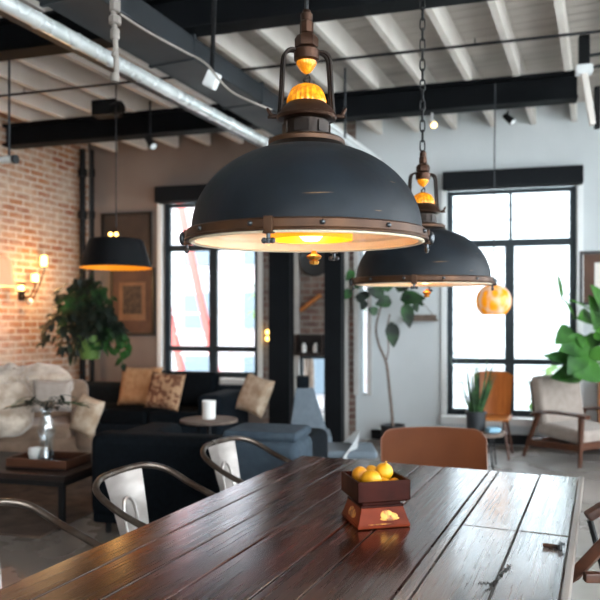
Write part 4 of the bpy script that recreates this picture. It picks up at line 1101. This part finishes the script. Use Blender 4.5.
for j in range(9):
    f = j/8; row = []
    for i in range(25):
        a = R(-60) + R(120)*i/24; zt3 = .34 + .22*math.cos((a)*1.3)**1
        r = .27 + .03*f; z = .26 + (zt3-.26)*f
        row.append(tt.verts.new((r*math.cos(a) - .06, r*math.sin(a), z)))
    rows.append(row)
for A, B in zip(rows, rows[1:]):
    for i in range(24): tt.faces.new((A[i], A[i+1], B[i+1], B[i]))
bmesh.ops.solidify(tt, geom=tt.faces[:], thickness=.018); bmesh.ops.recalc_face_normals(tt, faces=tt.faces); q.merge(tt)
q.build('shell', 'white_plastic', wc2, ang=60)
q = MB(); q.box((0.06, 0, .385), (.62, .46, .07), bev=.03, seg=3); q.build('seat_pad', 'greyfab', wc2)
for sx in (-1, 1):
    for sy in (-1, 1):
        q = MB(); q.tube([(sx*.14, sy*.14, .33), (sx*.2, sy*.2, 0)], [.016, .01], 10); q.build('leg', 'orangewood', wc2)

# ------------------------------------------------------------------ lounge chair right
def lounge(name, label, bl, fl_, width, m):
    """bl, fl_: floor points of the back-left and front-left legs"""
    bl = Vector(bl); fl_ = Vector(fl_); fw = (fl_-bl); D = fw.length; fw.normalize(); rz = math.atan2(fw.y, fw.x) + PI/2   # local -y = forward
    sd = Vector((-fw.y, fw.x, 0))
    t = thing(name, label, 'armchair', (bl+fl_)/2 + sd*width/2, rz)
    return t, D
lo, D = lounge('lounge_chair', 'mid-century lounge chair with taupe cushions and brown wooden arms', (2.50, 7.60, 0), (2.81, 7.03, 0), .72, None)
W_ = .72
# local frame: -y forward, +x is the sitter's left... the visible side is local -x
for s in (-1, 1):
    x = s*W_/2
    q = MB(); q.span((x, -D/2-.02, .52), (x, -D/2, 0), .055, .045, bev=.008, w2=.035, d2=.03); q.build('leg', 'walnutz', lo)
    q = MB(); q.span((x, D/2-.12, .50), (x, D/2+.10, 0), .05, .045, bev=.008, w2=.03, d2=.03); q.build('leg', 'walnutz', lo)
    q = MB(); q.tube(smooth_path([(x, -D/2-.10, .52), (x, -D/2+.05, .53), (x, 0, .525), (x, D/2-.1, .50), (x, D/2-.02, .47)], 5), [.046]*6+[.042]*6+[.036]*6+[.030]*3, 12, flat=.5); q.build('armrest', 'walnut', lo)
    q = MB(); q.span((x, -D/2, .20), (x, D/2+.04, .16), .03, .07, bev=.006); q.build('side_rail', 'walnut', lo)
q = MB(); q.box((0, -D/2+.0, .215), (W_, .03, .08), bev=.006); q.box((0, D/2-.02, .18), (W_, .03, .07), bev=.006); q.build('cross_rail', 'walnut', lo)
q = MB(); q.box((0, -.02, .31), (W_-.09, .62, .15), rot=(R(4), 0, 0), bev=.05, seg=4); q.build('seat_cushion', 'taupe', lo)
q = MB(); q.box((0, D/2-.06, .62), (W_-.07, .15, .54), rot=(R(-9), 0, 0), bev=.05, seg=4); q.build('back_cushion', 'taupe', lo)
q = MB(); q.box((0, D/2+.04, .58), (W_-.14, .02, .5), rot=(R(-9), 0, 0), bev=.006); q.build('back_slats', 'walnut', lo)

# orange brown cabinet / chair behind at right edge
cb = thing('honey_wood_cabinet', 'honey coloured wooden cabinet at the right edge behind the lounge chair', 'cabinet', (3.66, 7.78, 0), RW)
q = MB(); q.box((0, 0, .45), (.60, .30, .72), bev=.01); q.build('body', 'orangewood', cb)
q = MB(); q.box((-.15, -.155, .45), (.28, .015, .62), bev=.004); q.build('door', 'orangewood', cb)
q = MB(); q.box((.15, -.155, .45), (.28, .015, .62), bev=.004); q.build('door', 'orangewood', cb)
for sx in (-1, 1):
    for sy in (-1, 1):
        q = MB(); q.tube([(sx*.26, sy*.10, .1), (sx*.27, sy*.11, 0)], .016, 8); q.build('leg', 'walnutz', cb)

# big leafy plant behind the lounge chair
Yp = 7.75
pl = thing('large_leafy_plant', 'large broad leaved green plant in a white pot on the honey cabinet', 'plant', (PX(592, Yp), Yp, .0))
pl.location = (3.60, 7.76, .811)
Yp = 7.9; bxp_ = Vector(pl.location)
def toL(px, py, Y=7.6): return at(px, py, Y) - bxp_
q = MB(); q.lathe([(0, 0), (.09, 0), (.12, .03), (.13, .2), (.122, .21), (.12, .18), (0, .18)], 32); q.build('pot', 'white_ceramic', pl)
q = MB(); q.lathe([(0, .185), (.12, .185), (0, .187)], 24, cap=False); q.build('soil', 'soil', pl)
random.seed(21)
q = MB(); lf = MB()
tips = [((556, 272), (553, 292), 7.4, .0), ((578, 320), (0, 0), 0, 0)]
stems_end = [(560, 300), (572, 318), (588, 298), (600, 310), (575, 340), (590, 340), (565, 360), (603, 345), (583, 365), (560, 378), (552, 362), (598, 372), (610, 320), (612, 350)]
for i, (ex_, ey_) in enumerate(stems_end):
    e = toL(ex_, ey_, 7.2 + random.uniform(0, .4))
    q.tube(smooth_path([(0, 0, .17), (e.x*.25, e.y*.25, .2 + max(.1, e.z-.2)*.6), (e.x*.7, e.y*.7, .2+(e.z-.2)*.95), e], 6), .008, 6)
leafs = [((562, 300), (556, 276), .09, .0), ((572, 330), (556, 345), .2, .3), ((590, 345), (560, 352), .26, .3), ((585, 350), (568, 372), .24, .5), ((600, 330), (588, 300), .3, .1), ((604, 310), (590, 290), .2, .1),
         ((575, 318), (562, 302), .06, .1), ((598, 360), (578, 340), .3, .3), ((603, 372), (575, 380), .25, .2), ((580, 365), (545, 358), .17, .3), ((582, 376), (552, 382), .2, .2), ((600, 340), (615, 318), .3, .1), ((592, 318), (578, 322), .2, .2), ((606, 350), (620, 335), .28, .1)]
for (bx0, by0), (tx, ty), wd, dr in leafs:
    Yl_ = 7.15 + random.uniform(0, .35)
    a_ = toL(bx0, by0, Yl_ + .15); b_ = toL(tx, ty, Yl_ - .1); dd = b_ - a_
    lf.leaf(a_, dd + Vector((0, 0, dd.length*.2)), dd.length*1.05, wd, dr, n=10, fold=.25, up=(.2, -1, .5))
for i in range(9):
    Yl_ = 7.25 + random.uniform(0, .4); a_ = toL(random.uniform(586, 618), random.uniform(318, 372), Yl_)
    lf.leaf(a_, (random.uniform(-1, .6), random.uniform(-1, .2), random.uniform(-.3, .9)), random.uniform(.25, .4), random.uniform(.12, .2), .6, n=8, up=(.1, -1, .6))
q.build('stems', 'leaf', pl); lf.build('foliage', 'leaf', pl, ang=80)

# picture on the right wall part
def picture(name, px0, px1, py0, py1, lab, m_mat, m_art, inset, m_in2=None, off=-.03):
    a, b = wt(px0), wt(px1); cxp = (px0+px1)/2; z1, z0 = wz(py0, cxp), wz(py1, cxp)
    t = thing(name, lab, 'picture', wworld((a+b)/2, off, (z0+z1)/2), RW); w, h = b-a, z1-z0
    q = MB(); fw_ = .035
    for c, d in (((-w/2+fw_/2, 0, 0), (fw_, .04, h)), ((w/2-fw_/2, 0, 0), (fw_, .04, h)), ((0, 0, h/2-fw_/2), (w, .04, fw_)), ((0, 0, -h/2+fw_/2), (w, .04, fw_))): q.box(c, d, bev=.004)
    q.build('frame', 'art_frame', t)
    q = MB(); q.box((0, .005, 0), (w-.04, .012, h-.04)); q.build('mount', m_mat, t, sm=False)
    if m_in2:
        q = MB(); q.box((0, -.003, .0), (w*inset*1.45, .008, h*inset*1.35)); q.build('inner_mount', m_in2, t, sm=False)
    if inset:
        q = MB(); q.box((0, -.009, .02), (w*inset, .006, h*inset)); q.build('print', m_art, t, sm=False)
    return t
picture('framed_picture', 579, 640, 251, 305, 'brown framed picture on the wall right of the large window', 'art_mat', 'paper', .5)
picture('framed_picture', 112, 155.5, 268, 335, 'dark framed print with tan mount beside the hanging plant', 'art_mat', 'art_dark', .42, 'art_mat2')
picture('framed_picture', 103, 152.5, 213, 266, 'dark painting on the wall behind the small black pendant', 'art_upper', 'art_upper', 0)

# hanging rope shelf
hs = thing('hanging_shelf', 'narrow wooden shelf hung by a triangle of cord on the pale wall', 'shelf', wworld(wt(421), -.09, wz(320, 421)), RW)
q = MB(); q.box((0, 0, 0), (.42, .12, .03), bev=.004); q.box((0, .05, .04), (.38, .02, .05), bev=.004); q.build('shelf_board', 'stem', hs)
q = MB(); q.tube([(-.19, 0, .01), (0, .06, .24), (.19, 0, .01)], .004, 6); q.build('cord', 'stem', hs)
for dx in (-.12, -.02, .10):
    pass

# tall thin fiddle plant
Yf = 8.2; fb = at(393, 440, Yf); fb.z = 0
ft = thing('thin_tree_plant', 'tall thin trunked house plant with few leaves against the pale wall', 'plant', fb)
q = MB(); q.lathe([(0, 0), (.12, 0), (.15, .26), (.14, .27), (.13, .23), (0, .22)], 28); q.build('pot', 'pot_black', ft)
q = MB(); tl = lambda px, py, Y=Yf: at(px, py, Y) - fb
q.tube(smooth_path([(0, 0, .2), tl(392, 415), tl(389, 385), tl(386, 362), tl(379, 345), tl(376, 328), tl(380, 310), tl(384, 296)], 6), [.020 - .00025*i for i in range(43)], 8)
q.tube(smooth_path([tl(386, 362), tl(388.5, 348), tl(387, 330), tl(390, 314)], 6), .009, 6); q.build('trunk', 'stem', ft)
q = MB(); random.seed(4)
for px, py, L, w, dxx, dzz in ((377, 314, .16, .12, -.4, .4), (391, 322, .30, .17, .1, -1), (392, 302, .24, .16, -.6, .1), (400, 300, .30, .18, .8, .3), (405, 303, .30, .16, .2, -1), (384, 298, .26, .15, -.7, .6), (370, 296, .2, .12, -1, .2), (398, 292, .28, .18, .4, .9), (410, 296, .2, .12, .9, -.4), (388, 292, .26, .16, -.2, .9), (366, 300, .14, .1, -.5, -.8), (414, 303, .12, .08, .4, -1), (380, 290, .24, .15, -.4, 1)):
    q.leaf(tl(px, py, Yf + random.uniform(-.15, .1)), (dxx, -.3, dzz), L, w, .5, n=6, up=(0, -1, .4))
# creeping leaves near the column
for px, py in ((355, 272), (352, 290), (356, 296), (350, 280), (358, 266)):
    q.leaf(tl(px, py, Yf-.1), (random.uniform(-1, 1), -.3, -.4), .16, .12, .5, n=4, up=(0, -1, .4))
q.tube(smooth_path([tl(384, 296), tl(372, 282), tl(360, 268), tl(352, 275)], 5), .005, 6)
q.build('foliage', 'leaf_dark', ft, ang=80)

# snake plant on little table and plywood chair by the window
Yk = 7.15
sk = thing('small_side_table', 'small round stand with thin legs under the spiky plant', 'side table', (PX(480, Yk), Yk, 0))
zk = PZ(431, Yk)
q = MB(); q.lathe([(0, zk-.035), (.24, zk-.035), (.25, zk-.02), (.25, zk), (0, zk)], 40); q.build('tabletop', 'stem', sk)
for k in range(4):
    a = k*PI/2+.4; q = MB(); q.tube([(.16*math.cos(a), .16*math.sin(a), zk-.03), (.2*math.cos(a), .2*math.sin(a), 0)], .009, 8); q.build('leg', 'wirebl', sk)
sn = thing('snake_plant', 'spiky snake plant in a black pot by the large window', 'plant', (PX(476, Yk), Yk, zk+.001))
q = MB(); q.lathe([(0, 0), (.08, 0), (.09, .02), (.10, .17), (.108, .175), (.108, .2), (.092, .2), (.09, .16), (0, .16)], 28); q.build('pot', 'pot_black', sn)
q = MB(); random.seed(9)
for i in range(24):
    a = random.uniform(0, 2*PI); l = random.uniform(.45, .8); tl_ = random.uniform(.05, .6)
    q.leaf((.04*math.cos(a), .04*math.sin(a), .15), (math.cos(a)*tl_, math.sin(a)*tl_, 1), l, .034, .02, n=6, fold=.5, up=(math.cos(a), math.sin(a), .1), tip=.55)
q.build('foliage', 'leaf_snake', sn, ang=80)
o = MB().box((0, 0, .03), (.14, .10, .055), rot=(0, 0, .3), bev=.02).build('blue_cloth', mat('pale blue cloth', '#7ea7bd', .9), loc=(PX(489, Yk), Yk-.14, zk+.002)); tag(o, 'small folded pale blue cloth on the round stand', 'cloth')
pw = thing('plywood_chair', 'honey plywood chair with curved back in front of the large window', 'chair', (PX(491, 7.72), 7.72, 0), RW + R(-8))
q = MB(); tt = bmesh.new(); rows = []
for j in range(9):
    f = j/8; rows.append([tt.verts.new(((u_)*(.19+.03*f), .05*f + .18 - .05*u_*u_ + 0, .40 + .52*f - (.05*abs(u_)**4 if j == 8 else 0))) for u_ in [2*i/10-1 for i in range(11)]])
for A, B in zip(rows, rows[1:]):
    for i in range(10): tt.faces.new((A[i], A[i+1], B[i+1], B[i]))
bmesh.ops.solidify(tt, geom=tt.faces[:], thickness=.016); bmesh.ops.recalc_face_normals(tt, faces=tt.faces); q.merge(tt); q.build('backrest', 'orangewood', pw, ang=60)
q = MB(); q.box((0, 0, .42), (.42, .42, .03), bev=.012); q.build('seat', 'orangewood', pw)
for sx in (-1, 1):
    for sy in (-1, 1):
        q = MB(); q.tube([(sx*.15, sy*.15, .41), (sx*.21, sy*.21, 0)], [.018, .012], 10); q.build('leg', 'walnutz', pw)

# left plant on a stand and black pipes
Yh = 8.3
hp = thing('hanging_plant', 'dark trailing plant in a hanging green pot in the corner by the brick wall', 'plant', (PX(90, Yh), Yh, PZ(359, Yh)))
q = MB(); q.lathe([(0, 0), (.10, 0), (.115, .02), (.15, .26), (.155, .28), (.14, .28), (.13, .22), (0, .21)], 28); q.build('pot', 'pot_green', hp)
q = MB(); random.seed(13)
cen_list = [(.02, .62, .30, .42), (-.16, .36, .26, .34), (.18, .32, .26, .24), (-.12, .70, .26, .28)]
for i in range(620):
    c = random.choice(cen_list); th_ = random.uniform(0, 2*PI); ph = math.acos(random.uniform(-1, 1)); rr = random.random()**.4
    p = Vector((c[0] + c[2]*rr*math.sin(ph)*math.cos(th_), c[2]*.6*rr*math.sin(ph)*math.sin(th_) - .05, c[1] + c[3]*rr*math.cos(ph)))
    if p.z < .05: p.z = .05 + random.random()*.1
    q.leaf(p, (random.uniform(-1, 1), random.uniform(-1, .3), random.uniform(-1, .3)), random.uniform(.09, .16), random.uniform(.05, .08), .8, n=3, up=(0, -.6, .8))
for k in range(14):
    a = random.uniform(-.5, 3.6); e = Vector((.5*math.cos(a), -.15 - .1*random.random(), .25 + .3*math.sin(a)))
    pts = smooth_path([(0, 0, .24), (e.x*.4, e.y*.5, .55), (e.x*.85, e.y, e.z+.1), (e.x, e.y, e.z-.15)], 5); q.tube(pts, .004, 5)
    for p in pts[5:]: q.leaf(p, (random.uniform(-1, 1), -.5, random.uniform(-1, .2)), .12, .07, .8, n=3, up=(0, -.6, .8))
q.build('foliage', 'leaf_dark', hp, ang=80)
q = MB()
for a in (.3, 2.4, 4.5): q.tube([(.14*math.cos(a), .14*math.sin(a), .26), (0, 0, 1.3)], .005, 6)
q.tube([(0, 0, 1.29), (0, 0, CZ - .24 - PZ(359, Yh))], .006, 6); q.build('cord', 'wirebl', hp)
for px, r, z0_, lab in ((82.5, .042, 0, 'thick black standing pipe in the corner of the brick wall'), (92, .028, 1.0, 'thinner black standing pipe right of the thick one')):
    Yv = 9.42; tp = thing('standing_pipe', lab, 'pipe', (PX(px, Yv), Yv, 0))
    q = MB(); q.tube([(0, 0, 0), (0, 0, 3.8 if r > .03 else PZ(150, Yv))], r, 14); q.build('pipe', 'black_steel', tp)
    for zz_ in (PZ(173, Yv), PZ(215, Yv)):
        q = MB(); q.tube([(0, 0, zz_-.05), (0, 0, zz_+.05)], r*1.5, 14); q.build('coupling', 'black_steel', tp)

# wall sconce on the brick wall
sx_dir = U.copy(); nrm = N_.copy()
def lwpt(px, py, off):
    # meet the brick wall (x.N_ = cu.x + off)
    k = (px-300)/700; Y = (cu.x + off)/(k*N_.x + N_.y); return at(px, py, Y)
pA = lwpt(27, 290, .10); 
sc_ = thing('wall_sconce', 'bronze candle sconce with lit amber tubes on the brick wall', 'wall lamp', pA, RU)
# local x away from wall, y along the wall
q = MB(); q.box((-.085, 0, -.02), (.02, .10, .22), bev=.01); q.build('backplate', 'bronze_dark', sc_)
for dy_, dz_, hb in ((-.13, -.02, .06), (.10, .10, .09), (.25, .30, .13)):
    q = MB(); q.tube(smooth_path([(-.08, 0, -.06), (-.02, dy_*.5, -.09), (.03, dy_, dz_-.06), (.03, dy_, dz_)], 6), .008, 8); q.tube([(.03, dy_, dz_-.01), (.03, dy_, dz_+.006)], .035, 14); arm_ = q.build('arm', 'bronze_dark', sc_)
    q = MB(); q.lathe([(0, 0), (.035, .0), (.042, hb*.5), (.036, hb), (0, hb+.01)], 16, c=(.03, dy_, dz_+.006)); q.build('lit_tube', 'bulb_soft', arm_)
q = MB(); q.sup((.03, .02, -.14), (.06, .06, .08), 1); q.build('glass_drop', 'white_ceramic', sc_)
d = bpy.data.lights.new('sconce_light', 'POINT'); d.energy = 14; d.color = (1, .58, .25); d.shadow_soft_size = .12
o = bpy.data.objects.new('sconce_light', d); COL.objects.link(o); o.parent = sc_; o.location = (.30, .06, .12)
pB = lwpt(-3, 271, .30)
sh = thing('shaded_wall_lamp', 'pale pink shaded wall lamp at the left edge on the brick wall', 'wall lamp', pB, RU)
q = MB(); q.lathe([(.20, -.17), (.17, -.05), (.16, .08), (.12, .15), (.08, .165)], 36, cap=False); q.build('lamp_shade', 'pink', sh)
q = MB(); q.tube([(-.28, 0, .0), (-.1, 0, .05), (0, 0, .05)], .01, 8); q.box((-.28, 0, 0), (.02, .1, .14)); q.build('bracket', 'bronze_dark', sh)
d = bpy.data.lights.new('bulb_light', 'POINT'); d.energy = 8; d.color = (1, .58, .28); d.shadow_soft_size = .06
o = bpy.data.objects.new('bulb_light', d); COL.objects.link(o); o.parent = sh; o.location = (0, 0, -.02)

# ------------------------------------------------------------------ world, camera
w = bpy.data.worlds.new('sky'); SC.world = w; w.use_nodes = True
bg = w.node_tree.nodes['Background']; bg.inputs[0].default_value = (.86, .94, 1, 1); bg.inputs[1].default_value = 6.0
cam = bpy.data.cameras.new('camera'); co = bpy.data.objects.new('camera', cam); COL.objects.link(co); SC.camera = co
cam.sensor_fit = 'HORIZONTAL'; cam.sensor_width = 36; cam.lens = 42.0
co.location = (0, 0, H); co.rotation_euler = (PI/2, 0, 0)
cam.shift_y = 23/600
cam.dof.use_dof = True; cam.dof.focus_distance = 1.95; cam.dof.aperture_fstop = 3.6
cam.clip_start = .05
SC.view_settings.view_transform = 'Standard'; SC.view_settings.look = 'None'; SC.view_settings.gamma = 1
SC.view_settings.use_curve_mapping = False; SC.view_settings.exposure = 1.2
SC.cycles.max_bounces = 10; SC.cycles.diffuse_bounces = 5; SC.cycles.sample_clamp_indirect = 8
